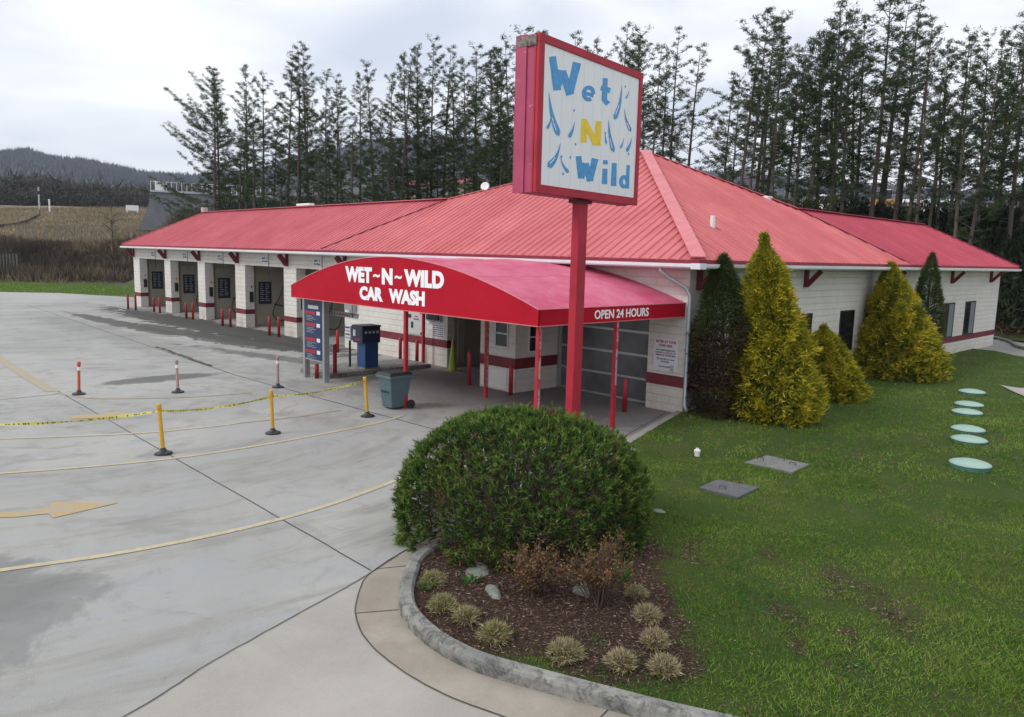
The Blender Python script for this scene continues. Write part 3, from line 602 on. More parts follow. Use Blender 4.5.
part('stripe', MB().box(-1.164, -1.15, 0, .3, .66, .94), 'maroon', w_); part('switch_box', MB().box(-.42, -.33, -.045, -.001, 1.03, 1.2), 'alu', w_, bevel=.006)
# side, rear, inner walls
w_ = part('wall', MB().box(-.3, 0, .301, 26.9, 0, 3.78), 'block'); part('stripe', MB().box(0, .014, .02, 26.914, .56, .80), 'maroon', w_); part('stripe', MB().box(-.3, 0, 26.9, 26.914, .56, .80), 'maroon', w_)
part('wall', MB().box(-5.7, -.301, 26.6, 26.9, 0, 3.78), 'block'); part('wall', MB().box(-5.7, -5.4, 6.5, 26.59, 0, 3.78), 'block')
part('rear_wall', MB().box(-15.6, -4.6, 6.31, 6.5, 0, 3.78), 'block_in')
part('bay_shade_ceiling', MB().box(-40.3, -16.05, .36, 6.2, 3.2, 3.24), paint('bay_shade_grey', (.07, .065, .06), .8))  # ceiling added to darken the bay tops; its dark grey holds their shade
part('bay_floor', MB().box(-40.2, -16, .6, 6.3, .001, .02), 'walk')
window(0, 0, 8.85, 9.95, .95, 2.32, 0, frame='black'); window(0, 0, 5.8, 6.8, 1.2, 2.32, 0, frame='black')
for y in (18.95, 21.9):
    w_ = window(0, 0, y, y+1.45, .78, 2.3, 0, frame='black', fw=.05); part('blind', MB().box(.013, .02, y+.75, y+1.38, .84, 2.24), paint('grey_blind', (.18, .21, .22), .5), w_)
def bracket(x, y, ax, s=.62, h=.66):               # triangular timber bracket under the eave
    m = MB(); w = .07
    if ax == 1: m.box(x-w, x+w, y-.10, y-.001, 3.78-h, 3.74); m.box(x-w, x+w, y-s+.09, y-.101, 3.66, 3.74); m.beam((x, y-.08, 3.78-h+.06), (x, y-s+.2, 3.62), .10, .2)
    else: m.box(x+.001, x+.10, y-w, y+w, 3.78-h, 3.74); m.box(x+.101, x+s-.0, y-w, y+w, 3.66, 3.74); m.beam((x+.08, y, 3.78-h+.06), (x+s-.14, y, 3.62), .13, .10, (0, 1, 0))
    part('eave_bracket', m, 'maroon')
for x in (-41.0, -35.45, -30.5, -25.75, -20.7, -15.9, -10.3): bracket(x, 0, 1)
for y in (.35, 6.15, 12.9, 19.6, 25.2): bracket(0, y, 0)
# downspout
part('downspout', MB().tube([(-.46, -.62, 3.72), (-.46, -.6, 3.58), (-.3, -.45, 3.42), (.0, -.18, 3.18), (.08, -.07, 3.0), (.08, -.06, .25), (.2, -.1, .12)], .052, 8), 'galv', smooth=True)
# vents and plates on the roof
part('ridge_vent', MB().box(-25.5, -24.2, 2.98, 3.3, RZ+.05, RZ+.17), 'white', bevel=.03); part('ridge_vent', MB().box(-3.62, -3.42, 9.9, 10.3, rzR+.2, rzR+.42), 'white', bevel=.03)
part('roof_end_vent', MB().box(-37.75, -37.4, 3.0, 3.3, RZ+.02, RZ+.30), paint('rusty_white_vent', (.5, .43, .38), .7, .3, 6), bevel=.03)
part('vent_pipe', MB().tube([(-1.0, 2.47, 4.62), (-1.0, 2.47, 5.08)], .07, 10), 'white', smooth=False)
# bay number plates and conduits on the beam
for i, x in enumerate((-37.6, -32.6, -27.9, -22.9, -18.1)):
    pl = part('bay_number_plate', MB().box(x-.3, x+.3, -.02, -.001, 3.2, 3.52), 'paper')
    part('lettering', place(text_mb('BAY %d' % (i+1), .15, .003), (x, -.024, 3.41), (1, 0, 0), (0, 0, 1), (.48, .11)), 'text_dark', pl, recalc=False)
    part('lettering', place(text_mb('SELF SERVE', .1, .002), (x, -.024, 3.27), (1, 0, 0), (0, 0, 1), (.5, .07)), 'text_dark', pl, recalc=False)
    part('conduit', MB().tube([(x+.42, -.03, 3.62), (x+.42, -.03, 2.55)], .012, 6), 'black')

# things on the walls of the bays
gM = 'menu boards in the wash bays'
ordn = ['first', 'second', 'third', 'fourth', 'fifth', 'sixth', 'seventh', 'eighth', 'ninth', 'tenth', 'eleventh', 'twelfth', 'thirteenth', 'fourteenth', 'fifteenth', 'sixteenth', 'seventeenth', 'eighteenth', 'nineteenth']
tens = {20: 'twent', 30: 'thirt', 40: 'fort', 50: 'fift', 60: 'sixt', 70: 'sevent', 80: 'eight', 90: 'ninet'}
def ordinal(i):
    if i < 20: return ordn[i-1]
    t_ = i//10*10; return tens[t_]+'ieth' if i == t_ else tens[t_]+'y-'+ordn[i-t_-1]
for i, (a, b) in enumerate(PX):
    x = b-.189; th = thing('menu_board', 'dark framed instruction board inside the %s open bay from the left end' % ordn[i], 'sign board', (x, 1.08, 1.7), gM)
    obj('frame', MB().box(x, x+.025, .76, 1.42, 1.13, 2.22), M_['black'], th); pn = obj('panel', MB().box(x+.0255, x+.03, .80, 1.38, 1.17, 2.18), M_['screen'], th)
    m = MB()
    for k in range(9):
        for j in range(2): m.box(x+.0305, x+.032, .84+j*.27, .84+j*.27+random.uniform(.12, .22), 2.08-k*.1, 2.12-k*.1)
    obj('printed_lines', m, M_['alu'], pn)
    cb_ = thing('coin_box', 'small dark control box on the pillar side in the %s bay from the left end' % ordn[i], 'control box', (b, .3, 1.4), 'control boxes in the bays')
    obj('housing', MB().box(b+.001, b+.07, .2, .38, 1.25, 1.75), M_['black'], cb_, bevel=.008); obj('button', MB().box(b+.071, b+.08, .26, .32, 1.95, 2.05), M_['redpost'], cb_)
    if i != 0:
        hs = thing('spray_hose', 'black looping spray hose and wand hanging in the %s bay from the left end' % ordn[i], 'hose', (x, 2, 1), 'spray hoses hanging in the bays')
        pts = [(x+.1, 2.2, 2.9), (x+.12, 2.0, 2.0), (x+.15, 1.75, 1.35), (x+.16, 1.55, 1.05), (x+.15, 1.45, .6), (x+.15, 1.7, .28), (x+.15, 2.1, .35), (x+.15, 2.3, .8)]
        obj('hose', MB().tube([(*dense([(p[1], p[2]) for p in pts], 5)[k], 0) and (x+.12, *dense([(p[1], p[2]) for p in pts], 5)[k]) for k in range(36)], .022, 6), M_['black'], hs)
        obj('wand', MB().tube([(x+.16, 1.5, 1.12), (x+.2, 2.25, .92)], .03, 6), M_['black'], hs)
hs = thing('spray_hose', 'black hose looped on the wall behind the lime cone', 'hose', (-9.3, 2, 1)); 
obj('hose', MB().tube([(-9.3, *q) for q in dense([(1.6, 2.6), (1.55, 1.6), (1.4, 1.0), (1.8, .55), (2.4, .4), (2.8, .8), (2.6, 1.2), (2.1, .9)], 5)], .03, 6), M_['black'], hs)
obj('reel', MB().tube([(-9.38, 2.6, .9), (-9.2, 2.6, .9)], .16, 12), M_['black'], hs)
def wall_thing(name, label, cat, x0, x1, z0, z1, y, mat, d=.03, bevel=.004):
    th = thing(name, label, cat, ((x0+x1)/2, y, (z0+z1)/2)); obj('panel', MB().box(x0, x1, y-d, y-.001, z0, z1), M_[mat], th, bevel=bevel); return th
pp = wall_thing('payment_panel', 'pale metal vending control panel on the wall left of the television screen', 'control panel', -11.8, -10.75, .98, 2.45, 0, 'stainless', .05)
for n_, (a, b, c, d) in dict(screen=(-11.35, -11.0, 1.95, 2.3), coin_slot=(-11.62, -11.45, 1.55, 1.68), bill_slot=(-11.45, -11.33, 1.2, 1.42), knob=(-10.9, -10.82, 1.0, 1.08)).items(): obj(n_, MB().box(a, b, -.06, -.0505, c, d), M_['black'], pp)
for k in range(3): obj('button', MB().tube([(-10.9, -.051, 2.15-k*.2), (-10.9, -.065, 2.15-k*.2)], .035, 8), M_['blue'], pp)
obj('button', MB().tube([(-11.62, -.051, 2.15), (-11.62, -.065, 2.15)], .03, 8), M_['maroon'], pp); obj('printed_lines', MB().box(-11.3, -11.0, -.053, -.0505, 1.5, 1.55).box(-11.25, -11.05, -.053, -.0505, 1.6, 1.64), M_['text_red'], pp)
tv = wall_thing('wall_screen', 'black television box mounted high on the white wall near the open bay', 'screen', -10.45, -9.8, 1.58, 2.12, 0, 'black', .16); obj('glass', MB().box(-10.38, -9.87, -.166, -.1605, 1.66, 2.05), M_['screen'], tv); obj('surround', MB().box(-10.5, -9.75, -.10, -.0, 1.53, 1.575).box(-9.795, -9.75, -.1, 0, 1.575, 2.15), M_['alu'], tv)
def lines(th, x0, x1, z0, z1, n, y, mat, sd=1):
    r_ = random.Random(sd); m = MB(); dz = (z1-z0)/n
    for k in range(n):
        x = x0
        while x < x1-.03:
            w = r_.uniform(.03, .09); m.box(x, min(x+w, x1), y-.003, y-.0005, z1-(k+.75)*dz, z1-(k+.3)*dz); x += w+.018
    return obj('printed_lines', m, M_[mat], th)
nb = wall_thing('notice_sheet', 'white notice with small print below the wall mounted television', 'notice', -10.28, -9.6, .98, 1.45, 0, 'paper', .01, 0); lines(nb, -10.22, -9.66, 1.0, 1.43, 6, -.01, 'text_dark')
rs = wall_thing('warning_sign', 'white warning sign with maroon print on the wall right of the glass door', 'sign', -.95, -.24, 1.05, 1.86, 0, 'paper', .012, 0)
for s_, z, h, w in (('ENTER AT YOUR', 1.78, .07, .62), ('OWN RISK', 1.68, .07, .42), ('NOT RESPONSIBLE FOR', 1.56, .042, .58), ('DAMAGE TO VEHICLES OR', 1.495, .042, .62), ('AERIALS OR ACCESSORIES', 1.43, .042, .6), ('YOU ENTER AT YOUR', 1.33, .042, .56), ('OWN RISK', 1.265, .042, .26), ('THE MANAGEMENT', 1.14, .036, .4)):
    obj('lettering', place(text_mb(s_, .1, .004, ext=.001), (-.595, -.0135, z), (1, 0, 0), (0, 0, 1), (w, h)), M_['text_red' if z > 1.6 or z == 1.495 else 'text_dark'], rs, recalc=False)
gb = wall_thing('meter_box', 'grey box on the white wall behind the pay kiosk', 'meter box', -15.7, -15.1, 1.55, 2.4, 0, 'alu', .2)

# ------------------------------------------------------------------ canopy
cx0, cx1, cyf, cz, lip = -10.42, -.08, -5.21, 2.47, .32
CN = thing('entrance_canopy', 'red barrel vaulted vinyl canopy on posts in front of the car wash', 'canopy', (-5.2, -2.6, 0))
def arc(x, rise=.95): u = (x-(cx0+cx1)/2)/((cx1-cx0)/2); return cz+lip+rise*(1-abs(u)**1.9)
NX = 40; xs = [cx0+(cx1-cx0)*i/NX for i in range(NX+1)]
fr = MB(); n = NX+1
fr.add([(x, cyf, cz) for x in xs]+[(x, cyf, arc(x)) for x in xs]+[(x, cyf+.03, cz) for x in xs]+[(x, cyf+.03, arc(x)-.01) for x in xs],
       [(i, i+1, n+i+1, n+i) for i in range(NX)]+[(2*n+i, 3*n+i, 3*n+i+1, 2*n+i+1) for i in range(NX)]+[(i, 2*n+i, 2*n+i+1, i+1) for i in range(NX)]+[(0, n, 3*n, 2*n), (NX, 2*n+NX, 3*n+NX, n+NX)])
cf = obj('front_valance', fr, M_['can_front'], CN)
ny = 16; ysx = [cyf+(0-cyf)*j/ny for j in range(ny+1)]
tp = MB()
sag = lambda x, j: -.035*abs(math.sin(PI*j/ny*4))*max(0, 1-abs((x+5.25)/5.2)**4)
tp.add([(x, y, arc(x)+.012+sag(x, j)) for j, y in enumerate(ysx) for x in xs]+[(x, y, arc(x)-.012+sag(x, j)) for j, y in enumerate(ysx) for x in xs],
       [(j*n+i, j*n+i+1, (j+1)*n+i+1, (j+1)*n+i) for j in range(ny) for i in range(NX)]+[((ny+1)*n+j*n+i, (ny+1)*n+(j+1)*n+i, (ny+1)*n+(j+1)*n+i+1, (ny+1)*n+j*n+i+1) for j in range(ny) for i in range(NX)])
obj('canopy_top', tp, M_['can_top'], CN, smooth=True, recalc=False)
cs = obj('side_valance', MB().box(cx1-.03, cx1, cyf+.001, -.02, cz, cz+lip+.01), M_['can_front'], CN); obj('side_valance', MB().box(cx0, cx0+.03, cyf+.031, -.02, cz, cz+lip+.01), M_['can_front'], CN)
pe = MB().tube([(x, cyf-.004, arc(x)+.012) for x in xs], .014, 6)
obj('piping', pe, M_['roof_cap'], CN); obj('piping', MB().tube([(cx1+.004, cyf, cz+lip+.012), (cx1+.004, -.02, cz+lip+.012)], .014, 6), M_['roof_cap'], CN)
obj('seam', MB().box(-5.262, -5.252, cyf-.003, cyf-.0005, cz+.01, arc(-5.25)-.01), M_['maroon'], CN)
for xx in (-8.3, -6.3, -4.2, -2.2): obj('seam', MB().tube([(xx, y, arc(xx)+.013+sag(xx, j)) for j, y in enumerate(ysx)], .007, 5), M_['roof_cap'], CN)
obj('piping', MB().box(cx0, cx1, cyf-.012, cyf+.04, cz-.02, cz-.001).box(cx1-.04, cx1+.01, cyf+.041, -.02, cz-.02, cz-.001), M_['roof_cap'], CN)
fm = MB()
for y in (cyf+.06, -2.6, -.12):
    fm.beam((cx0+.05, y, cz+.02), (cx1-.05, y, cz+.02), .05, .05); fm.tube([(x, y, arc(x)-.05) for x in xs[1:-1:2]], .025, 6)
for x in (cx0+.06, -7.8, -5.2, -2.6, cx1-.07): fm.beam((x, cyf+.09, cz+.02), (x, -.1, cz+.02), .045, .045)
obj('frame', fm, M_['maroon'], CN)
for x, y, s_ in ((-.16, -2.6, 0), (-.16, -5.1, 1), (-4.65, -2.5, 1), (-4.75, -5.1, 0), (-10.33, -.35, 0)):
    po = obj('post', MB().box(x-.045, x+.045, y-.045, y+.045, 0, cz), M_['redpost'], CN, bevel=.006)
    if s_ or x > -1: obj('peeled_strip', MB().box(x+.0455, x+.0475, y-.03, y+.03, .3 if s_ else 1.0, cz-.02), paint('bare_chalky_metal', (.45, .40, .40), .7, .5, 9, chips=(9, .5, (.4, .03, .05))), po)
def ptxt(body, fit, org, par, m='text_white', off=.02, right=(1, 0, 0), ext=.003): return obj('lettering', place(text_mb(body, 1, off, ext=ext), org, right, (0, 0, 1), fit), M_[m], par, recalc=False)
def line_text(words, z, h, par):
    for body, x0, x1 in words: ptxt(body, (x1-x0, h), ((x0+x1)/2, cyf-.006, z), par, off=.06)
line_text([('WET', -7.36, -6.08), ('N', -5.63, -5.16), ('WILD', -4.68, -3.12)], 3.26, .41, cf)
ptxt('~', (.30, .10), (-5.87, cyf-.006, 3.26), cf, off=.04); ptxt('~', (.30, .10), (-4.92, cyf-.006, 3.26), cf, off=.04)
line_text([('CAR', -6.66, -5.58), ('WASH', -5.32, -3.84)], 2.79, .36, cf)
ptxt('OPEN 24 HOURS', (1.95, .2), (cx1+.005, -2.5, cz+.165), cs, off=.02, right=(0, 1, 0))

# ------------------------------------------------------------------ pole sign
sx_, sy_, yaw, SW, SD_, z0_, z1_ = 1.97, -6.39, 1.70, 3.04, .43, 4.82, 7.12
fR = np.array([math.cos(yaw), math.sin(yaw)]); fN = -np.array([-fR[1], fR[0]])       # right along the face, outward normal
PS = thing('pole_sign', 'tall red pole sign with square cabinet and blue and yellow hand lettering', 'sign', (sx_, sy_, 0))
def sb(a0, a1, b0, b1, c0, c1):                   # box in sign axes: a along face, b outward, c up
    m = MB().box(a0, a1, b0, b1, c0, c1)
    m.v = [(sx_+fR[0]*v[0]+fN[0]*v[1], sy_+fR[1]*v[0]+fN[1]*v[1], v[2]) for v in m.v]; return m
hw, hd = SW/2, SD_/2
po = obj('pole', sb(-.125, .125, -.075, .075, 0, z0_), M_['signred'], PS, bevel=.012); obj('bracket', sb(-.2, .2, -.1, .1, z0_-.06, z0_-.001), M_['maroon'], PS)
cbn = obj('cabinet', sb(-hw+.01, hw-.01, -hd, hd-.06, z0_+.01, z1_-.01), M_['signpink'], PS)
for s_ in (-1, 1):
    obj('side_trim', sb(s_*hw-.012 if s_ < 0 else hw-.01, (-hw+.01) if s_ < 0 else hw+.012, -hd-.01, -.02, z0_, z1_), M_['signpink'], PS)
frm = MB()
for a in ((-hw, hw, z1_-.12, z1_), (-hw, hw, z0_, z0_+.13), (-hw, -hw+.13, z0_+.13, z1_-.12), (hw-.11, hw, z0_+.13, z1_-.12)):
    m = sb(a[0], a[1], hd-.06, hd, a[2], a[3]); frm.add(m.v, m.f)
obj('face_frame', frm, M_['signred'], PS, bevel=.006)
obj('side_edge', sb(-hw-.006, -hw+.02, hd-.09, hd-.061, z0_-.002, z1_-.002), M_['signred'], PS); obj('rust_patch', sb(-hw-.018, -hw-.0125, -hd+.02, hd-.05, z1_-.17, z1_-.03), M_['rust'], PS)
fc = obj('face_panel', sb(-hw+.12, hw-.10, hd-.055, hd-.02, z0_+.12, z1_-.11), M_['signwhite'], PS)
ZC = [(200, 80), (535, 210), (515, 638), (183, 595)]
def _hom():
    D = [(-hw+.13, z1_-.12), (hw-.11, z1_-.12), (hw-.11, z0_+.13), (-hw+.13, z0_+.13)]; A, b = [], []
    for (x, y), (u, v) in zip(ZC, D): A += [[x, y, 1, 0, 0, 0, -u*x, -u*y], [0, 0, 0, x, y, 1, -v*x, -v*y]]; b += [u, v]
    return np.append(np.linalg.solve(np.array(A, float), np.array(b, float)), 1).reshape(3, 3)
HM = _hom()
def inv(x, y): q = HM@np.array([x, y, 1.]); return q[0]/q[2], q[1]/q[2]      # measured sign artwork -> face metres
def s3(a, c, b=hd-.016): return (sx_+fR[0]*a+fN[0]*b, sy_+fR[1]*a+fN[1]*b, c)
def thick(strokes, w, m, par, name='lettering', closed=False):  # chunky hand-cut strokes, one outline per stroke
    mb = MB()
    for si, st in enumerate(strokes):
        P_ = [np.array(p, float) for p in st]; n = len(P_); Lf, Rt = [], []
        for i, p in enumerate(P_):
            d = (P_[(i+1) % n]-P_[i-1]) if closed else (P_[min(i+1, n-1)]-P_[max(i-1, 0)]); d /= np.linalg.norm(d); nn = np.array([-d[1], d[0]]); ww = w*(1+(.1 if i else -.05))/2; Lf.append(p+nn*ww); Rt.append(p-nn*ww)
        bb = hd-.0165+.0012*si; kk = n if closed else n-1; F_ = [s3(*inv(*p), bb) for p in Lf+Rt]; K_ = [s3(*inv(*p), bb-.01) for p in Lf+Rt]
        fs = []
        for i in range(kk):
            a, b = i, (i+1) % n; fs += [(a, b, n+b, n+a), (2*n+a, 3*n+a, 3*n+b, 2*n+b), (a, 2*n+a, 2*n+b, b), (n+a, n+b, 3*n+b, 3*n+a)]
        if not closed: fs += [(0, n, 3*n, 2*n), (n-1, 3*n-1, 4*n-1, 2*n-1)]
        mb.add(F_+K_, fs)
    return obj(name, mb, M_[m], par)
def arcp(cx_, cy_, rx, ry, a0, a1, k=16): return [(cx_+rx*math.cos(math.radians(a0+(a1-a0)*i/k)), cy_+ry*math.sin(math.radians(a0+(a1-a0)*i/k))) for i in range(k+1)]
thick([[(229, 130), (246, 252)], [(244, 248), (262, 180)], [(264, 182), (292, 268)], [(290, 262), (316, 152)]], 26, 'sblue', fc)
thick([[(320, 490), (330, 570)], [(330, 570), (343, 515)], [(345, 515), (362, 580)], [(360, 578), (379, 498)]], 21, 'sblue', fc)
thick([[(341, 355), (338, 440)], [(340, 360), (384, 448)], [(391, 362), (387, 450)]], 21, 'syellow', fc)
thick([arcp(357, 263, 17, 22, 5, -300, 18), [(344, 262), (374, 270)]], 13, 'sblue', fc)
thick([[(416, 207), (412, 285), (426, 300)], [(400, 242), (433, 252)]], 18, 'sblue', fc)
thick([[(414, 534), (412, 590)]], 18, 'sblue', fc); thick([[(416, 503), (415, 518)]], 16, 'sblue', fc)
thick([[(447, 513), (444, 596)]], 18, 'sblue', fc)
thick([[(496, 520), (492, 604)], arcp(481, 580, 11, 18, 0, -337, 14)[:-1]], 12, 'sblue', fc)
def drop(x0, y0, x1, y1, w, bend=.15):
    a = np.array(inv(x0, y0)); b = np.array(inv(x1, y1)); d = b-a; L = np.linalg.norm(d); d /= L; nn = np.array([-d[1], d[0]]); Lf, Rt = [], []
    for i in range(15):
        s_ = i/14; ww = w*(s_**.9)*(1 if s_ < .8 else math.sqrt(max(0, 1-((s_-.8)/.2)**2))); c = a+d*L*s_+nn*bend*L*math.sin(PI*s_)
        Lf.append(c+nn*ww/2); Rt.append(c-nn*ww/2)
    mb = MB(); n = 15; mb.add([s3(p[0], p[1], hd-.015) for p in Lf+Rt], [(i, n+i, n+i+1, i+1) for i in range(n-1)])
    obj('water_drop', mb, M_['sblue'], fc, recalc=False)
    mb = MB()
    if w > .1:
        for i in range(5, 12): pass
        c = [a+d*L*s_+nn*(bend*L*math.sin(PI*s_)-w*.12) for s_ in (.55, .7, .85)]; mb.add([s3(*(p+nn*.008), hd-.0135) for p in c]+[s3(*(p-nn*.012), hd-.0135) for p in c], [(0, 3, 4, 1), (1, 4, 5, 2)]); obj('drop_highlight', mb, M_['signwhite'], fc, recalc=False)
for a in ((215, 255, 252, 418, .17, -.08), (224, 343, 208, 392, .07, .1), (307, 363, 285, 422, .09, .1), (257, 442, 210, 530, .15, .12), (255, 488, 286, 550, .08, -.12), (474, 228, 446, 356, .15, .1), (500, 246, 487, 280, .05, .1), (482, 314, 507, 398, .11, -.1), (427, 353, 446, 474, .15, -.08), (413, 398, 419, 446, .06, 0), (481, 418, 468, 460, .06, .1), (509, 418, 489, 470, .10, .1)): drop(*a)
for x, y in ((305, 325), (310, 447), (265, 555), (291, 495), (487, 352), (497, 480), (416, 406), (486, 237), (260, 493)):
    a, c = inv(x, y); obj('water_dot', MB().add([s3(a+.022*math.cos(k*PI/4), c+.022*math.sin(k*PI/4)) for k in range(8)], [tuple(range(8))]), M_['sblue'], fc, recalc=False)

# ------------------------------------------------------------------ island furniture
il = obj('kiosk_island', MB().box(-11.35, -9.75, -4.45, -.45, 0, .13), M_['kerb'], bevel=.03); tag(il, 'raised concrete island under the canopy carrying the pay kiosk', 'island')
PB = thing('price_board', 'tall narrow blue wash menu board on aluminium posts at the canopy corner', 'sign board', (-9.8, -4.7, 0))
for x in (-10.36, -9.2): obj('post', MB().box(x-.055, x+.055, -4.85, -4.68, 0, 2.6), M_['alu'], PB, bevel=.006)
obj('cabinet', MB().box(-10.3, -9.26, -4.84, -4.70, .58, 2.55), M_['alu'], PB, bevel=.006); fcb = obj('panel', MB().box(-10.28, -9.28, -4.856, -4.845, .63, 2.52), M_['boardblue'], PB)
for k, z in enumerate((2.02, 1.66, 1.22, .86)):
    obj('price_band', MB().box(-10.22, -9.62, -4.864, -4.8565, z-.045, z+.045), M_['redpost'], fcb); obj('price_tag', MB().box(-9.55, -9.36, -4.864, -4.8565, z-.055, z+.055), M_['paper'], fcb); m = MB()
    for j in range(4): m.box(-10.15, -10.15+.3+.12*((j*7+k) % 3), -4.86, -4.8565, z-.10-j*.045, z-.085-j*.045)
    obj('printed_lines', m, M_['alu'], fcb)
obj('printed_lines', MB().box(-10.05, -9.45, -4.864, -4.8565, 2.14, 2.24), M_['paper'], fcb)
obj('emblem', MB().add([(-9.75+.1*math.cos(a_)*(.6 if k % 2 else 1), -4.862, 2.38+.1*math.sin(a_)) for k, a_ in enumerate([i*PI/4 for i in range(8)])], [tuple(range(8))]), M_['redpost'], fcb)
kq = onZ(366, 368, .13); K = thing('pay_kiosk', 'navy and blue automatic pay station standing on the island', 'pay station', (-11.0, -2.1, .13))
obj('pedestal', MB().box(-11.25, -10.72, -2.1, -1.55, .18, .98), M_['blue'], K, bevel=.01); obj('base', MB().box(-11.3, -10.68, -2.14, -1.5, .131, .18), M_['slab'], K)
hd_ = obj('head', MB().box(-11.3, -10.66, -2.25, -1.5, .98, 1.5), M_['navy'], K, bevel=.025)
obj('cap', MB().box(-11.32, -10.64, -2.27, -1.48, 1.501, 1.56), M_['black'], K, bevel=.01)
obj('card_reader', MB().box(-11.25, -11.1, -2.262, -2.251, 1.2, 1.4), M_['stainless'], hd_); obj('screen', MB().box(-10.99, -10.75, -2.262, -2.251, 1.22, 1.42), M_['screen'], hd_); obj('bill_slot', MB().box(-11.1, -10.75, -2.27, -2.251, 1.08, 1.13), M_['redpost'], hd_)
for k in range(4): obj('button', MB().box(-10.659, -10.65, -2.15+k*.16, -2.06+k*.16, 1.3, 1.38), M_['stainless'], hd_)
kq = kq-np.array([.02, .18, 0]); K.location = (kq[0], kq[1], .13); K.scale = (.9, .9, .98)
ck = thing('coupon_rack', 'white plastic rack of price cards beside the head of the pay kiosk', 'rack', (-11.7, -2.2, .13)); ck.location = (kq[0]-.62, kq[1]-.0, .13)
obj('panel', MB().box(-11.78, -11.46, -2.35, -2.2, 1.0, 1.48), M_['paper'], ck, bevel=.01)
for k in range(4): obj('printed_lines', MB().box(-11.75, -11.5, -2.358, -2.351, 1.06+k*.11, 1.11+k*.11), M_['text_dark' if k % 2 else 'alu'], ck)
obj('post', MB().box(-11.64, -11.6, -2.3, -2.24, .131, .999), M_['black'], ck)
cbx = thing('clearance_bar', 'white hanging clearance pipe with dark lettering beside the price board', 'clearance bar', (-11.2, -3.3, 2.05))
pa, pb = Vector(at_dist(326, 311.5, 23.3)), Vector(at_dist(358, 316.5, 23.0)); dxy = (pb-pa).normalized()
obj('pipe', MB().tube([pa, pb], .075, 10), M_['white'], cbx, smooth=False)
obj('lettering', place(text_mb('CLEARANCE', 1, .02), (pa+pb)/2+dxy.cross(Vector((0, 0, 1))).normalized()*.079, (dxy.x, dxy.y, dxy.z), Vector((0, 0, 1))-dxy*dxy.z, ((pb-pa).length*.8, .09)), M_['text_dark'], cbx, recalc=False)
obj('chain', MB().tube([pa+Vector((0, .2, 0)), pa+Vector((0, .2, .4))], .01, 5).tube([pb-Vector((0, .2, 0)), pb+Vector((0, -.2, .45))], .01, 5), M_['steel'], cbx)
# bollards
BL = [(-38.86, -1.15, .9, 'leftmost red bollard in front of the far left bay'), (-37.95, -1.0, .95, 'red bollard second from the left end of the building')]
fr_l = ['second', 'third', 'fourth', 'fifth']
for (a, b), nm2 in zip(PX[1:], fr_l):
    BL.append((a-.35, -.55, .85, 'left of the two red bollards at the %s pillar from the left' % nm2)); BL.append((a+.45, -.5, .9, 'right of the two red bollards at the %s pillar from the left' % nm2))
BL += [(-11.75, -.3, .85, 'dark red bollard against the wall, left of two under the payment panel'), (-10.75, -.3, .85, 'dark red bollard against the wall, right of two under the payment panel'), (*onZ(335, 373, .13)[:2], .9, 'red bollard standing just right of the price board posts'),
       (*onZ(337.6, 349, .13)[:2], .85, 'red bollard behind the price board near the kiosk rack'), (-6.4, -1.6, 1.0, 'red bollard at the left corner of the office by the open bay'), (-4.5, -1.7, .85, 'short red bollard at the front corner of the office'), (-1.1, -.95, .85, 'red bollard in front of the glass overhead door'), (-10.0, -4.62, .45, 'short red stub post beneath the price board')]
bp = None
for x, y, h, lb in BL:
    if bp is None:
        bp = thing('bollard', lb, 'bollard', (x, y, 0), 'red steel bollards around the car wash')
        obj('pipe', MB().lathe([(.062, 0), (.062, .955), (.045, .985), (.02, 1.0)], (x, y, 0), 14), M_['bollard'], bp, smooth=True); o = bp
    else:
        o = copy_tree(bp); o.location = (x, y, 0.13 if (-11.3 < x < -9.8 and -4.4 < y < -.5) else 0); o['label'] = lb
    o.scale = (1, 1, h)
# bin
TB = thing('wheeled_bin', 'blue grey wheeled rubbish bin with black lid under the canopy edge', 'bin', (-4.95, -5.3, 0))
def taper(x0, x1, y0, y1, z0, x2, x3, y2, y3, z1):
    return MB().add([(x0, y0, z0), (x1, y0, z0), (x1, y1, z0), (x0, y1, z0), (x2, y2, z1), (x3, y2, z1), (x3, y3, z1), (x2, y3, z1)], [(3, 2, 1, 0), (4, 5, 6, 7), (0, 1, 5, 4), (1, 2, 6, 5), (2, 3, 7, 6), (3, 0, 4, 7)])
obj('body', taper(-5.15, -4.74, -5.52, -5.08, .04, -5.24, -4.65, -5.62, -4.98, .84), M_['bin'], TB, bevel=.03)
obj('rim', MB().box(-5.27, -4.62, -5.65, -4.95, .78, .86), M_['bin'], TB, bevel=.02); obj('lid', taper(-5.27, -4.62, -5.66, -4.93, .862, -5.2, -4.70, -5.58, -5.0, .93), M_['black'], TB, bevel=.015)
obj('handle', MB().tube([(-4.68, -4.88, .82), (-4.68, -4.84, .82), (-5.2, -4.84, .82), (-5.2, -4.9, .82)], .015, 6), M_['bin'], TB)
obj('axle', MB().tube([(-4.62, -5.0, .11), (-5.3, -5.0, .11)], .012, 6), M_['steel'], TB)
for x in (-4.66, -5.27): obj('wheel', MB().tube([(x-.03, -5.0, .11), (x+.03, -5.0, .11)], .11, 14), M_['black'], TB)
m_ = MB().box(-5.1, -4.8, -5.585, -5.56, .42, .47); obj('grip_slot', m_, M_['black'], TB)
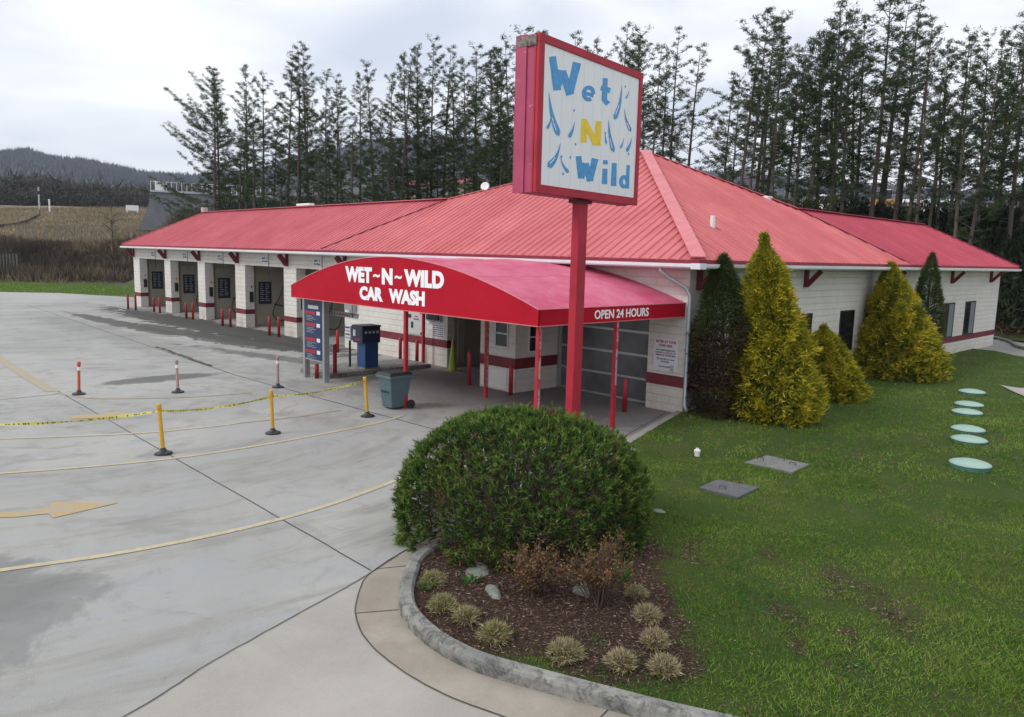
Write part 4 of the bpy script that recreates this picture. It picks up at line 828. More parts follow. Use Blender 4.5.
# cone
CO = thing('safety_cone', 'slim lime green cone by the open bay doorway', 'cone', (-7.25, -1.35, 0)); cm = MB().lathe([(.15, .03), (.14, .08), (.03, 1.0), (.015, 1.08)], (-7.25, -1.35, 0), 16)
for (dx, dy) in ((-8.85+7.25, 1.15),): CO.location = (-8.85, -.25, 0); ORG[CO.name] = Vector((-7.25, -1.35, 0))
obj('body', cm, M_['cone'], CO, smooth=True); obj('base', MB().box(-7.45, -7.05, -1.55, -1.15, 0, .03), M_['cone'], CO)
# delineators
def delin(x, y, m, h, lb, tilt, bands, name='delineator_post'):
    th = thing(name, lb, 'post', (x, y, 0), 'delineator posts on rubber bases')
    obj('base', MB().lathe([(.17, 0), (.165, .03), (.08, .06), (.055, .09), (.045, .12)], (x, y, 0), 8), M_['black'], th)
    p = obj('post', MB().lathe([(.038, .1), (.036, h*.6), (.036, h-.12), (.046, h-.1), (.046, h-.02), (.03, h)], (x, y, 0), 12), M_[m], th, smooth=False)
    for z in bands: obj('reflective_band', MB().lathe([(.0375, z), (.0375, z+.09)], (x, y, 0), 12), M_['white'], p)
    th.rotation_euler = tilt; return th
Y1, Y2, Y3 = [tuple(onZ(*q, 0)[:2]) for q in ((163.5, 454), (273, 433.5), (367.5, 416.5))]; O1, O2, O3 = [tuple(onZ(*q, 0)[:2]) for q in ((79, 394.5), (178, 392.5), (278, 387.5))]
delin(*Y1, 'yellow', .96, 'yellow delineator post nearest the left edge holding the caution tape', (.03, -.07, 0), ())
delin(*Y2, 'yellow', .94, 'middle of the three yellow delineator posts holding the caution tape', (.02, -.02, 0), ())
delin(*Y3, 'yellow', .95, 'yellow delineator post at the right end of the caution tape near the bin', (.02, -.09, 0), ())
delin(*O1, 'orange', .87, 'bright orange delineator post with white bands, leftmost of the back row', (-.03, .05, 0), (.64, .76))
delin(*O2, 'fadedpink', .88, 'faded pink delineator post, middle of the back row', (0, -.03, 0), (.66,))
delin(*O3, 'fadedpink', .89, 'faded pink delineator post, right end of the back row', (0, 0, 0), (.68,))
# caution tape
TP = thing('caution_tape', 'sagging yellow caution tape strung between the yellow posts', 'tape', (-4.5, -9.8, .8))
te = onZ(-70, 424, .80); tops = [(te[0], te[1], .80), (Y1[0]-.05, Y1[1]-.03, .82), (Y2[0]-.02, Y2[1], .80), (Y3[0]-.08, Y3[1], .86)]; path = []
for (a, b), sg in zip(zip(tops, tops[1:]), (.10, .08, .08)):
    for i in range(24):
        s_ = i/24; a_, b_ = np.array(a), np.array(b); q = a_+(b_-a_)*s_; q[2] -= sg*4*s_*(1-s_); path.append(q+np.array([random.uniform(-.004, .004)]*3))
path.append(np.array(tops[-1])); mb = MB(); mk = MB(); hh = .028
tw = [hh*(.45+.55*abs(math.sin(i*.43+.6*math.sin(i*.19)))) for i in range(len(path))]
mb.add([(p[0]+.012*math.cos(i*.43), p[1], p[2]+w) for i, (p, w) in enumerate(zip(path, tw))]+[(p[0]-.012*math.cos(i*.43), p[1], p[2]-w) for i, (p, w) in enumerate(zip(path, tw))], [(i, i+1, len(path)+i+1, len(path)+i) for i in range(len(path)-1)])
tp_ = obj('ribbon', mb, M_['tapey'], TP, recalc=False)
for i in range(1, len(path)-1):
    for f in (.1, .3, .6):
        if random.random() < .55:
            p = path[i]*(1-f)+path[i+1]*f; w = tw[i]*.55; d = path[i+1]-path[i]; mk.add([(p[0]+.006, p[1], p[2]-w), (p[0]+d[0]*.14+.006, p[1]+d[1]*.14, p[2]+d[2]*.14-w), (p[0]+d[0]*.14+.006, p[1]+d[1]*.14, p[2]+d[2]*.14+w), (p[0]+.006, p[1], p[2]+w)], [(0, 1, 2, 3)])
me_ = tp_.data; nf = len(me_.polygons); bmt = bmesh.new(); bmt.from_mesh(me_); ofs = ORG[TP.name]
for f_ in mk.f:
    bf = bmt.faces.new([bmt.verts.new((mk.v[i_][0]-ofs.x, mk.v[i_][1]-ofs.y, mk.v[i_][2]-ofs.z)) for i_ in f_]); bf.material_index = 1
bmt.to_mesh(me_); bmt.free(); me_.materials.append(M_['text_dark'])
# septic covers, slabs, cleanout
CV = [onZ(970, 466, .1), onZ(969, 440, .1), onZ(968, 429, .1), onZ(967, 412.5, .1), onZ(969, 404.5, .1), onZ(972, 392.5, .1)]
cvl = ['nearest of the six pale green domed lids in the lawn', 'pale green domed lid, second nearest of the row in the lawn', 'pale green domed lid, third nearest of the row in the lawn', 'pale green domed lid, fourth nearest of the row in the lawn', 'pale green domed lid, fifth nearest of the row in the lawn', 'farthest of the six pale green domed lids in the lawn']
pr = None
for q, lb in zip(CV, cvl):
    if pr is None:
        pr = o = thing('tank_lid', lb, 'tank lid', (q[0], q[1], .05), 'green domed tank lids in the lawn')
        obj('riser', MB().lathe([(.33, 0), (.33, .05), (.345, .05), (.345, .07), (.33, .07), (.33, .09)], (q[0], q[1], .05), 32), M_['grnrim'], pr)
        obj('dome', MB().lathe([(.36, .09), (.36, .105), (.32, .128), (.24, .153), (.15, .168), (.06, .175), (0.01, .176)], (q[0], q[1], .05), 32), M_['grnlid'], pr, smooth=True)
    else: o = copy_tree(pr); o.location = (q[0], q[1], random.uniform(.0, .05)); o['label'] = lb
def slab(name, px, lb, m, hpts):
    P_ = [onZ(*q, .1) for q in px]; c = np.mean(P_, 0); th = thing(name, lb, 'slab', (c[0], c[1], .05)); n = 4
    obj('lid', MB().add([(p[0], p[1], .0) for p in P_]+[(p[0], p[1], .10) for p in P_], [(3, 2, 1, 0), (4, 5, 6, 7), (0, 1, 5, 4), (1, 2, 6, 5), (2, 3, 7, 6), (3, 0, 4, 7)]), M_[m], th, bevel=.01)
    for q in hpts:
        h = onZ(*q, .1); obj('handle', MB().tube([(h[0]-.06, h[1], .09), (h[0]-.05, h[1], .15), (h[0]+.05, h[1]+.02, .15), (h[0]+.06, h[1]+.02, .09)], .009, 6), M_['steel'], th)
slab('access_slab', [(744, 462), (767, 455), (810, 464), (792, 472)], 'light grey concrete access slab with steel handles, farther of two in the lawn', 'slab', [(760, 460), (781, 460), (792, 465)])
slab('access_slab', [(699, 487), (718, 479), (759, 487), (738, 497)], 'dark grey concrete access slab with steel handles, nearer of two in the lawn', 'slabdark', [(722, 489), (736, 482)])
q = onZ(697, 456, .06); cl = thing('cleanout_cap', 'small white plastic cleanout cap standing in the lawn', 'pipe cap', (q[0], q[1], .05)); obj('pipe', MB().lathe([(.05, 0), (.05, .09)], (q[0], q[1], .05), 12), M_['white'], cl); obj('cap', MB().lathe([(.062, .09), (.062, .13), (.05, .14), (.03, .15), (.03, .17)], (q[0], q[1], .05), 12), M_['white'], cl)
# dish on roof
ds = thing('satellite_dish', 'small white satellite dish on the roof ridge left of the pole sign', 'satellite dish', (-9.5, 5.3, 6.6)); dp = at_dist(485.5, 187, 29.5)
ds.location = tuple(dp); ORG[ds.name] = Vector(dp)
m = MB().lathe([(.01, .0), (.1, .02), (.17, .06), (.175, .065), (.1, .03), (.01, .01)], (0, 0, 0), 18); rot = Matrix.Rotation(math.radians(70), 3, 'Y'); rot = Matrix.Rotation(math.radians(-60), 3, 'Z')@rot
m.v = [tuple(rot@Vector(v)+Vector(dp)) for v in m.v]; obj('reflector', m, M_['white'], ds, smooth=True); obj('mast', MB().tube([Vector(dp), Vector(dp)+Vector((-.02, .05, -.6))], .02, 6), M_['alu'], ds); obj('feed_arm', MB().tube([Vector(dp)+Vector((.02, 0, -.2)), Vector(dp)+Vector((.2, -.3, -.1))], .012, 5), M_['alu'], ds)
# far right pavement and kerb
kerb('far_kerb', dense([tuple(onZ(991, 338, 0)[:2]), tuple(onZ(1008, 343, 0)[:2]), tuple(onZ(1024, 350, 0)[:2]), (4.5, 25.5), (12, 22.5), (26, 19)], 5), .2, .14, 0, M_['kerb'])
patch('far_grass_strip', [(-4, 34), (-2.5, 31.2), (.2, 30.3), (3, 28.2), (6, 25.8), (13, 22.9), (26, 19.4), (40, 30), (0, 48)], lambda x, y: .07+0*x, M_['lawn'], 2, ('mulch', lambda x, y: 0*x+.0))
pdp = [tuple(onZ(*q_, .06)[:2]) for q_ in ((1000, 386), (1012, 392), (1030, 400), (1050, 398), (1040, 388), (1020, 389))]
sheet('concrete_pad', pdp, .095, M_['walk'])
exec_later = []

# ------------------------------------------------------------------ shrubs and bedding plants
def cone_shrub(name, label, cat, x, y, h, r, mat, n, group=None, prof=None, lean=(0, 0), leaf=(.09, .16), lump=.10, seed=1, colfn=None, wisp=0, droop=.15):
    global rng; rng = np.random.default_rng(seed)
    th = thing(name, label, cat, (x, y, .05), group)
    u = rng.uniform(0, 1, n)**.8; a = rng.uniform(0, 2*PI, n); pr_ = prof or (lambda t_: np.clip(1-t_, 0, 1)**.8*.97+.03)
    R = r*pr_(u); p0 = np.stack([np.cos(a)*3, np.sin(a)*3, u*h*2.2], -1)
    R = R*(1+lump*pnoise(p0, 1.1, seed)+lump*.9*pnoise(p0, 2.6, seed+1)+lump*.6*pnoise(p0, 6, seed+3)); sh = np.where(rng.uniform(size=n) < .75, rng.uniform(.86, 1.04, n), rng.uniform(.45, .86, n))
    sh = np.where(rng.uniform(size=n) < .09, sh+rng.uniform(.04, .20, n), sh); P = np.stack([x+np.cos(a)*R*sh+lean[0]*u, y+np.sin(a)*R*sh+lean[1]*u, .05+u*h], -1)
    o_ = np.stack([np.cos(a), np.sin(a), np.full(n, .35)], -1); V = []; rv = []
    cl = pnoise(p0, 2.6, seed+1)*.5+.5+.25*pnoise(p0, 6, seed+3)
    for k in range(5):
        D = o_+rng.normal(0, .55, (n, 3))+np.array([0, 0, -droop*(k % 2)]); L = rng.uniform(*leaf, n)*(1-.55*u**3)
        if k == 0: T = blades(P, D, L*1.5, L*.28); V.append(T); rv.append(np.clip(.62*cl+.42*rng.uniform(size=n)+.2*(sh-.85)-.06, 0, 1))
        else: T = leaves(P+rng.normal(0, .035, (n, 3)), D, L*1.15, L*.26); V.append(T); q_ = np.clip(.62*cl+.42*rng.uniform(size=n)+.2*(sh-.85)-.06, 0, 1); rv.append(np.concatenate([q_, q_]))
    V = np.concatenate(V); rv = np.concatenate(rv)
    if colfn is not None: rv = colfn(V[:, 0, 2], rv)
    tris('foliage', V, rv, mat, th); st = MB().tube([(x, y, 0), (x+lean[0]*.5, y+lean[1]*.5, h*.5), (x+lean[0]*.9, y+lean[1]*.9, h*.9)], [.07, .05, .015], 7)
    for k in range(40):
        z = random.uniform(.2, .85); aa = random.uniform(0, 6.28); rr_ = r*float(pr_(np.array([z]))[0])*.75; c = Vector((x+lean[0]*z, y+lean[1]*z, .05+h*z)); st.tube([c, c+Vector((math.cos(aa)*rr_, math.sin(aa)*rr_, .15))], [.015, .005], 4, False)
    obj('stem', st, M_['twig'], th); return th
goldp = lambda t_: np.clip(np.clip(1-t_/.92, 0, 1)**.60*(.84+.16*np.clip(t_/.12, 0, 1))+.05*(t_ > .8)*np.clip((1.02-t_)/.2, 0, 1), 0.012, 1)
gg = 'golden thread cypresses along the side wall'
cone_shrub('golden_cypress', 'largest cone shaped golden cypress beside the building corner', 'shrub', 1.85, 1.2, 4.45, 1.10, M_['golden'], 15000, gg, goldp, (-.45, -.3), seed=21, lump=.13)
cone_shrub('golden_cypress', 'small low golden cypress between the two large golden ones', 'shrub', 1.45, 5.3, 2.05, 1.0, M_['golden'], 7000, gg, goldp, (-.25, -.3), seed=22, lump=.12)
cone_shrub('golden_cypress', 'broad golden cypress in front of the dark red bracket, farther along the wall', 'shrub', 1.15, 11.3, 3.85, 1.5, M_['golden'], 14000, gg, lambda t_: np.clip((1-t_**1.15)**.85*(.82+.18*np.clip(t_/.15, 0, 1)), .05, 1), (-.5, -.3), seed=23, lump=.13)
colp = lambda t_: np.clip(np.minimum(1, (1-t_)*2.1)**.75*(.9+.1*t_), .03, 1)
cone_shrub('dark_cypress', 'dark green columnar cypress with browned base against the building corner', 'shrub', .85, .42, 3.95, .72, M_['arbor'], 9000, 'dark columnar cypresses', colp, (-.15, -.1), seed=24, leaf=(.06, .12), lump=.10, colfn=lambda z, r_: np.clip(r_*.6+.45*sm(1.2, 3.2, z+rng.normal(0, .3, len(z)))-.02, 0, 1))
cone_shrub('dark_cypress', 'thin dark green spire rising behind the broad golden cypress', 'shrub', 1.0, 13.9, 4.25, .5, M_['arbor'], 4500, 'dark columnar cypresses', colp, (0, 0), seed=25, leaf=(.07, .12), colfn=lambda z, r_: np.clip(r_*.4+.6, 0, 1))
# big round mugo pine
rng = np.random.default_rng(5)
BX, BY, BR, BH = 3.2, -8.76, 1.72, 1.50
MG = thing('mugo_pine', 'large rounded dark green mugo pine below the pole sign', 'shrub', (BX, BY, .1))
n = 6200; zz = rng.uniform(-.12, 1, n); a = rng.uniform(0, 2*PI, n); sp_ = np.sqrt(np.clip(1-zz**2, 0, 1))
nv = np.stack([np.cos(a)*sp_, np.sin(a)*sp_, zz], -1); bump_ = 1+.05*pnoise(nv, 3.2, 3)+.045*pnoise(nv, 9, 4)+.03*pnoise(nv, 19, 5)
C_ = np.array([BX, BY, .18]); nv = nv*((np.hypot(nv[:, 0], nv[:, 1])**2.7+np.abs(nv[:, 2])**2.7)**(-1/2.7))[:, None]; hole = pnoise(nv, 2.9, 8)*.5+pnoise(nv, 9, 12)*.35; low_ = zz < .28
stray = rng.uniform(size=n) < .03; bump_ = np.where(stray, bump_+rng.uniform(.02, .07, n), bump_); keep = ~((hole > .30) & (zz < .6)) & ~(low_ & (rng.uniform(size=n) < .55) & (hole > -.1)); dead = (pnoise(nv, 7, 15) > .62) | (rng.uniform(size=n) < .05)
P = C_+nv*np.array([BR, BR, BH-.1])*bump_[:, None]; P = P+rng.normal(0, .02, P.shape); P = P[keep]; nvk = unit(nv[keep]*[1, 1, 1]+np.array([0, 0, .45])+rng.normal(0, .25, (keep.sum(), 3))); dk = dead[keep]
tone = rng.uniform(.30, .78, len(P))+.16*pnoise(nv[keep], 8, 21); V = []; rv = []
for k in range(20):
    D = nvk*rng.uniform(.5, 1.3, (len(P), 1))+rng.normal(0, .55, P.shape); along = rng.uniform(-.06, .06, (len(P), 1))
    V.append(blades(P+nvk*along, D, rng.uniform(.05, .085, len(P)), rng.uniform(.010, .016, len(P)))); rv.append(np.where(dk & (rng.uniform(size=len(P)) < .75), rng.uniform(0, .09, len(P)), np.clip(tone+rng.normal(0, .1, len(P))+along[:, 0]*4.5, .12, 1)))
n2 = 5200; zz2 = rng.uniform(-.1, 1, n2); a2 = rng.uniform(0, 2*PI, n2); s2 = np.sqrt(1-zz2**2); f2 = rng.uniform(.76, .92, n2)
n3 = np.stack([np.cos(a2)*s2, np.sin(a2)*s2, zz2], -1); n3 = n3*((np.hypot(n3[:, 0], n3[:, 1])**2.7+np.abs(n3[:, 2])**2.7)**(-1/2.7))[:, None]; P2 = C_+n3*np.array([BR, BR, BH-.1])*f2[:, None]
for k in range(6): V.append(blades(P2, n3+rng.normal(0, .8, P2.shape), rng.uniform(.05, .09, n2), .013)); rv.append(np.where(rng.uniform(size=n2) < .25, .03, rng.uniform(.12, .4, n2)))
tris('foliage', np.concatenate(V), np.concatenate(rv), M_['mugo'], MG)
st = MB()
for k in range(230):
    aa = random.uniform(0, 6.28); el_ = random.uniform(.02, 1.3); b = Vector((BX+random.uniform(-.3, .3), BY+random.uniform(-.3, .3), .08)); f = random.uniform(.8, .97)
    e_ = Vector((BX+math.cos(aa)*math.cos(el_)*BR*f, BY+math.sin(aa)*math.cos(el_)*BR*f, .15+math.sin(el_)*(BH-.1)*f)); md = b.lerp(e_, .5)+Vector((random.uniform(-.12, .12), random.uniform(-.12, .12), -.08)); st.tube([b, md, e_], [.03, .018, .007], 5, False)
    for j in range(3):
        g_ = md.lerp(e_, random.uniform(0, .8)); st.tube([g_, g_+Vector((random.uniform(-.25, .25), random.uniform(-.25, .25), random.uniform(-.05, .2)))], [.008, .003], 4, False)
obj('branches', st, M_['greytwig'], MG)
# straw clumps
def clump(x, y, s, lb, seed, green=.1):
    global rng; s = s*1.12; rng = np.random.default_rng(seed); n = 950; th = thing('grass_clump', lb, 'plant', (x, y, .08), 'cut straw coloured clumps edging the bed')
    a = rng.uniform(0, 2*PI, n); el_ = rng.uniform(.05, 1.5, n); D = np.stack([np.cos(a)*np.cos(el_), np.sin(a)*np.cos(el_), np.sin(el_)], -1); P = np.array([x, y, .09])+D*rng.uniform(.02, .75, (n, 1))*s*np.array([1, 1, .75])
    V = np.concatenate([blades(P+rng.normal(0, .01, P.shape), D+rng.normal(0, .4, D.shape), rng.uniform(.035, .08, n), .009) for _ in range(3)]); tris('blades', V, np.where(rng.uniform(size=len(V)) < green, 1., rng.uniform(0, .85, len(V))), M_['straw'], th)
    obj('crown', MB().lathe([(s*.5, 0), (s*.45, .04), (s*.2, .09), (.01, .1)], (x, y, .07), 10), M_['twig'], th)
for (x, y, s, g_, lb) in ((3.95, -10.95, .18, .35, 'greenish straw clump at the left tip of the planting bed near the kerb'), (4.5, -11.25, .18, .3, 'straw clump, second from the left along the kerb of the bed'), (4.86, -11.22, .16, .15, 'straw clump between the left stone and the kerb'), (5.33, -11.25, .2, .3, 'yellowish straw clump at the middle of the kerb below the stones'),
                          (6.05, -10.98, .21, .2, 'widest straw clump at the centre front of the bed'), (6.5, -10.7, .17, .05, 'pale straw clump right of the widest one'), (6.83, -10.47, .17, .1, 'straw clump at the right front corner of the bed'), (6.47, -10.13, .17, .02, 'pale brown straw clump above the right front corner clump'),
                          (6.1, -9.75, .18, .02, 'pale straw clump on the right edge of the bed, third from the kerb'), (5.7, -9.42, .15, .1, 'straw clump nearest the big round pine on the right edge of the bed')):
    clump(x, y, s, lb, int(x*100), g_)
# twiggy shrubs
def twiggy(x, y, h, w, lb, seed):
    global rng; rnd = random.Random(seed); rng = np.random.default_rng(seed); th = thing('twiggy_shrub', lb, 'shrub', (x, y, .1), 'twiggy rust leaved shrubs'); st = MB(); tips = []
    for k in range(60):
        a = rnd.uniform(0, 6.28); t_ = rnd.uniform(0, 1)**.6; b = Vector((x+rnd.uniform(-.08, .08), y+rnd.uniform(-.08, .08), .08)); hh_ = h*rnd.uniform(.6, 1.05)*(1-.35*t_)
        e_ = b+Vector((math.cos(a)*w*t_, math.sin(a)*w*t_, hh_)); md = b.lerp(e_, .5)+Vector((-math.cos(a)*.04, -math.sin(a)*.04, .05)); st.tube([b, md, e_], [.008, .006, .003], 4, False)
        for j in range(4):
            f = rnd.uniform(.35, 1); g_ = b.lerp(e_, f); q = g_+Vector((rnd.uniform(-.1, .1), rnd.uniform(-.1, .1), rnd.uniform(.02, .14))); st.tube([g_, q], [.004, .002], 3, False); tips += [g_.lerp(q, u) for u in (.4, .7, 1.)]
    obj('stems', st, M_['twig'], th); P = np.array([tuple(t_) for t_ in tips if t_.z > .30*h]); P = P[rng.uniform(size=len(P)) < .75]; V = np.concatenate([leaves(P+rng.normal(0, .02, P.shape), rng.normal(0, 1, P.shape)+[0, 0, .3], rng.uniform(.025, .05, len(P)), .018) for _ in range(3)])
    tris('leaves', V, np.clip(rng.uniform(0, 1, len(V)), 0, 1), M_['rusty'], th)
twiggy(4.92, -10.3, .74, .42, 'left of the two rust leaved twiggy shrubs in front of the round pine', 3); twiggy(5.55, -9.9, .88, .44, 'right of the two rust leaved twiggy shrubs, taller with sparser leaves', 4)
def rock(x, y, sx, sy, sz, rot, lb, seed):
    th = thing('garden_stone', lb, 'stone', (x, y, .08), 'grey stones in the bed'); bm = bmesh.new(); bmesh.ops.create_icosphere(bm, subdivisions=3, radius=1); r_ = np.random.default_rng(seed)
    m = MB(); vv = np.array([v.co[:] for v in bm.verts]); d = 1+.22*pnoise(vv, 1.7, seed)+.07*pnoise(vv, 5, seed+1); c, s_ = math.cos(rot), math.sin(rot); vv = vv*d[:, None]*[sx, sy, sz]
    m.v = [(x+a*c-b*s_, y+a*s_+b*c, .09+z) for a, b, z in vv]; m.f = [tuple(v.index for v in f.verts) for f in bm.faces]; bm.free(); obj('stone', m, M_['rock'], th)
rock(4.05, -10.35, .16, .26, .055, .9, 'flat pale grey green stone at the left of the bed', 2); rock(4.62, -10.62, .07, .17, .08, 1.2, 'narrow upright grey stone right of the flat stone', 6); rock(5.3, -9.8, .2, .13, .13, .4, 'grey green stone half hidden between the twiggy shrubs', 9)
rock(*onZ(659, 514, .05)[:2], .1, .08, .03, 0, 'small flat grey stone in the grass right of the round pine', 12); rock(*onZ(630, 451, .05)[:2], .12, .1, .03, 0, 'small flat grey stone behind the round pine near the pavement', 13)
def leafy(name, x, y, n, L, w, lb, up=.5, seed=1, mat='green'):
    global rng; rng = np.random.default_rng(seed); th = thing(name, lb, 'plant', (x, y, .08)); a = rng.uniform(0, 6.28, n); D = np.stack([np.cos(a), np.sin(a), rng.uniform(up*.5, up*1.5, n)], -1); P = np.array([x, y, .08])+rng.normal(0, .02, (n, 3))*[1, 1, .2]
    V = leaves(P, D, rng.uniform(L*.6, L, n), w); tris('leaves', V, rng.uniform(0, 1, len(V)), M_[mat], th); obj('stem', MB().lathe([(.02, 0), (.012, .06)], (x, y, .07), 6), M_['twig'], th)
leafy('broadleaf_weed', 4.25, -10.62, 16, .2, .07, 'bright green broadleaf weed beside the flat stone', .6, 3); leafy('iris_clump', 5.42, -9.3, 34, .38, .022, 'narrow leaved iris clump at the right edge of the round pine', 2.0, 4); leafy('iris_clump', 4.02, -11.12, 22, .14, .02, 'low green sprig beneath the leftmost straw clump', 1.2, 5)

# ------------------------------------------------------------------ grass, mulch chips (stuff)
def excl(G):
    k = np.ones(len(G), bool)
    for q in CV: k &= np.hypot(G[:, 0]-q[0], G[:, 1]-q[1]) > .345
    for px in ([(744, 462), (767, 455), (810, 464), (792, 472)], [(699, 487), (718, 479), (759, 487), (738, 497)]): k &= ~inside(G, [tuple(onZ(*q, .1)[:2]) for q in px])
    k &= ~inside(G, pdp); return k
def grass(n, r0, r1, L, w, seed):
    global rng; rng = np.random.default_rng(seed); rad_ = r0+(r1-r0)*rng.uniform(size=n)**.75; az = np.radians(rng.uniform(82, 150, n)); G = np.stack([CAM[0]+rad_*np.cos(az), CAM[1]+rad_*np.sin(az)], -1)
    G = G[inside(G, LAWN)]; m = mulch(G[:, 0], G[:, 1]); thin = pnoise(G, 1.1, 31)*.6+pnoise(G, 3.1, 32)*.5
    G = G[(rng.uniform(size=len(G)) > m*1.02-.02) & ~((thin > .30) & (rng.uniform(size=len(G)) < .8)) & excl(G)]; n = len(G); P = np.stack([G[:, 0], G[:, 1], zl(G[:, 0], G[:, 1])-.005], -1)
    thin = pnoise(G, 1.1, 31)*.6+pnoise(G, 3.1, 32)*.5; tall = np.clip(.75+.5*pnoise(G, .9, 41)+.5*pnoise(G, 4.7, 42), .3, 2.2); D = np.stack([rng.normal(0, .95, n), rng.normal(0, .95, n), np.ones(n)], -1); V = blades(P, D, L*tall*rng.uniform(.5, 1.3, n), w*rng.uniform(.7, 1.3, n))
    tone = .46+.2*pnoise(G, .8, 51)+.28*pnoise(G, 4.5, 52)+rng.normal(0, .24, n); dry = rng.uniform(size=n) < (.09+.3*np.clip(thin+.2, 0, 1)); return V, np.where(dry, rng.uniform(0, .1, n), np.clip(tone, .13, 1))
A_ = [grass(250000, 5.5, 15, .070, .0095, 1), grass(150000, 13, 26, .09, .017, 2), grass(90000, 24, 50, .08, .025, 3)]
V = np.concatenate([a[0] for a in A_]); tag(tris('lawn_grass', V, np.concatenate([a[1] for a in A_]), M_['grassb']), 'short patchy green grass covering the lawn beside the building', 'grass', kind='stuff')
rng = np.random.default_rng(9); n = 4200; G = np.stack([rng.uniform(3.3, 8.2, n), rng.uniform(-11.6, -7.2, n)], -1); G = G[inside(G, LAWN)]; G = G[rng.uniform(size=len(G)) < 1]  # low clover
n = len(G); wsel = (pnoise(G, 2.3, 61) > .25) & (G[:, 0] > 5.9); G = G[wsel]; n = len(G); P = np.stack([G[:, 0], G[:, 1], zl(G[:, 0], G[:, 1])+.01], -1); P = np.repeat(P, 5, 0)+rng.normal(0, .025, (n*5, 3))*[1, 1, .3]
V = leaves(P, rng.normal(0, 1, P.shape)+[0, 0, .6], rng.uniform(.015, .035, len(P)), .018); tag(tris('clover_weeds', V, rng.uniform(0, 1, len(V)), M_['green']), 'low round leaved weeds spreading at the bed edge', 'weeds', kind='stuff')
n = 46000; G = np.stack([rng.uniform(2.4, 8.2, n), rng.uniform(-11.8, -7, n)], -1); G = G[inside(G, LAWN)]; G = G[rng.uniform(size=len(G)) < mulch(G[:, 0], G[:, 1])+.03]; n = len(G)
P = np.stack([G[:, 0], G[:, 1], zl(G[:, 0], G[:, 1])+rng.uniform(0, .02, n)], -1); V = leaves(P, np.stack([rng.normal(0, 1, n), rng.normal(0, 1, n), rng.normal(0, .25, n)], -1), rng.uniform(.02, .07, n), rng.uniform(.006, .014, n)); rr_ = rng.uniform(0, 1, n)
tag(tris('mulch', V, np.concatenate([rr_, rr_]), M_['mulchchip']), 'dark brown bark mulch covering the planting bed', 'mulch', kind='stuff')

# ------------------------------------------------------------------ pines behind the building
def pine(seed, h, base, dens, mat, wide=1., onesided=0.):
    global rng; rng = np.random.default_rng(seed); rnd = random.Random(seed); root = thing('pine_tree', 'pine', 'tree', (0, 0, 0)); tr = MB()
    bend = [(rnd.uniform(-.25, .25), rnd.uniform(-.25, .25)) for _ in range(3)]
    def c(t_): return Vector((bend[0][0]*math.sin(t_*2.5)+bend[1][0]*t_*t_, bend[0][1]*math.sin(t_*2.2)+bend[1][1]*t_*t_, t_*h))
    tr.tube([c(i/12) for i in range(13)], [.19*(1-i/12)**.85*h/20+.012 for i in range(13)], 7); tips = []; nb_ = int(38*dens)
    for k in range(nb_):
        t_ = base+(1-base)*(k+rnd.random())/nb_; f = (t_-base)/(1-base); Lb = wide*h*(.185*(1-f)**.7+.024)*rnd.uniform(.3, 1.3)*(1 if f > .08 else .8); a = k*2.4+rnd.uniform(-1, 1)
        if onesided: Lb *= 1+onesided*math.cos(a-rnd.uniform(-.2, .2))
        up = .10+.55*f+rnd.uniform(-.15, .3); s_ = c(t_); d = Vector((math.cos(a), math.sin(a), up)).normalized(); e_ = s_+d*Lb+Vector((0, 0, .10*Lb)); md = s_+d*Lb*.5-Vector((0, 0, .04*Lb)); tr.tube([s_, md, e_], [.035+.02*(1-f), .022, .008], 4, False)
        nt_ = max(3, int(Lb*4.2))
        for j in range(nt_):
            g = .28+.72*(j+rnd.random())/nt_; p = (s_.lerp(md, g*2) if g < .5 else md.lerp(e_, g*2-1)); sd2 = d.cross(Vector((0, 0, 1))).normalized()*rnd.uniform(-1, 1)*(.55*Lb*(1.2-g)*.75); q = p+sd2+d*rnd.uniform(0, .25*Lb*.6)+Vector((0, 0, rnd.uniform(-.05, .28)))
            tr.tube([p, q], [.012, .005], 3, False); tips += [q, p.lerp(q, .6), p.lerp(q, .85)]
        tips += [e_, md.lerp(e_, .8)]
    for k in range(int(14*(1-base)+8)):             # dead lower stubs
        t_ = rnd.uniform(.1, max(.18, base)); a = rnd.uniform(0, 6.28); s_ = c(t_); e_ = s_+Vector((math.cos(a), math.sin(a), rnd.uniform(-.1, .3)))*rnd.uniform(.4, 1.6); tr.tube([s_, e_], [.016, .004], 3, False)
    tips += [c(1.0), c(.98), c(.96)]
    T = np.array([tuple(t__) for t__ in tips]); T = T[rng.uniform(size=len(T)) < .7]; n = len(T); Vs = []; rv = []; tone = rng.uniform(.15, .75, n)
    for k in range(7):
        ce = T+rng.normal(0, .13, (n, 3))*[1, 1, .45]; D = rng.normal(0, .8, (n, 3))*[1, 1, .55]+[0, 0, .35]; Vs.append(blades(ce-unit(D)*.1, D, rng.uniform(.22, .44, n), rng.uniform(.035, .075, n))); rv.append(np.clip(tone+rng.normal(0, .15, n), 0, 1))
    obj('trunk', tr, M_['bark'], root, recalc=False); tris('crown', np.concatenate(Vs), np.concatenate(rv), mat, root); return root
PV = [pine(101, 20, .30, 1.1, M_['pine']), pine(102, 20, .40, 1.0, M_['pine']), pine(103, 20, .18, 1.25, M_['pine']), pine(104, 20, .25, .9, M_['pinethin'], .9), pine(105, 20, .55, .85, M_['pine'], 1.1), pine(106, 20, .12, 1.3, M_['pine'], .9), pine(107, 20, .28, .8, M_['pinethin'], .85), pine(108, 20, .06, 2.2, M_['pine'], 1.45, .5)]
PVH = 20.0
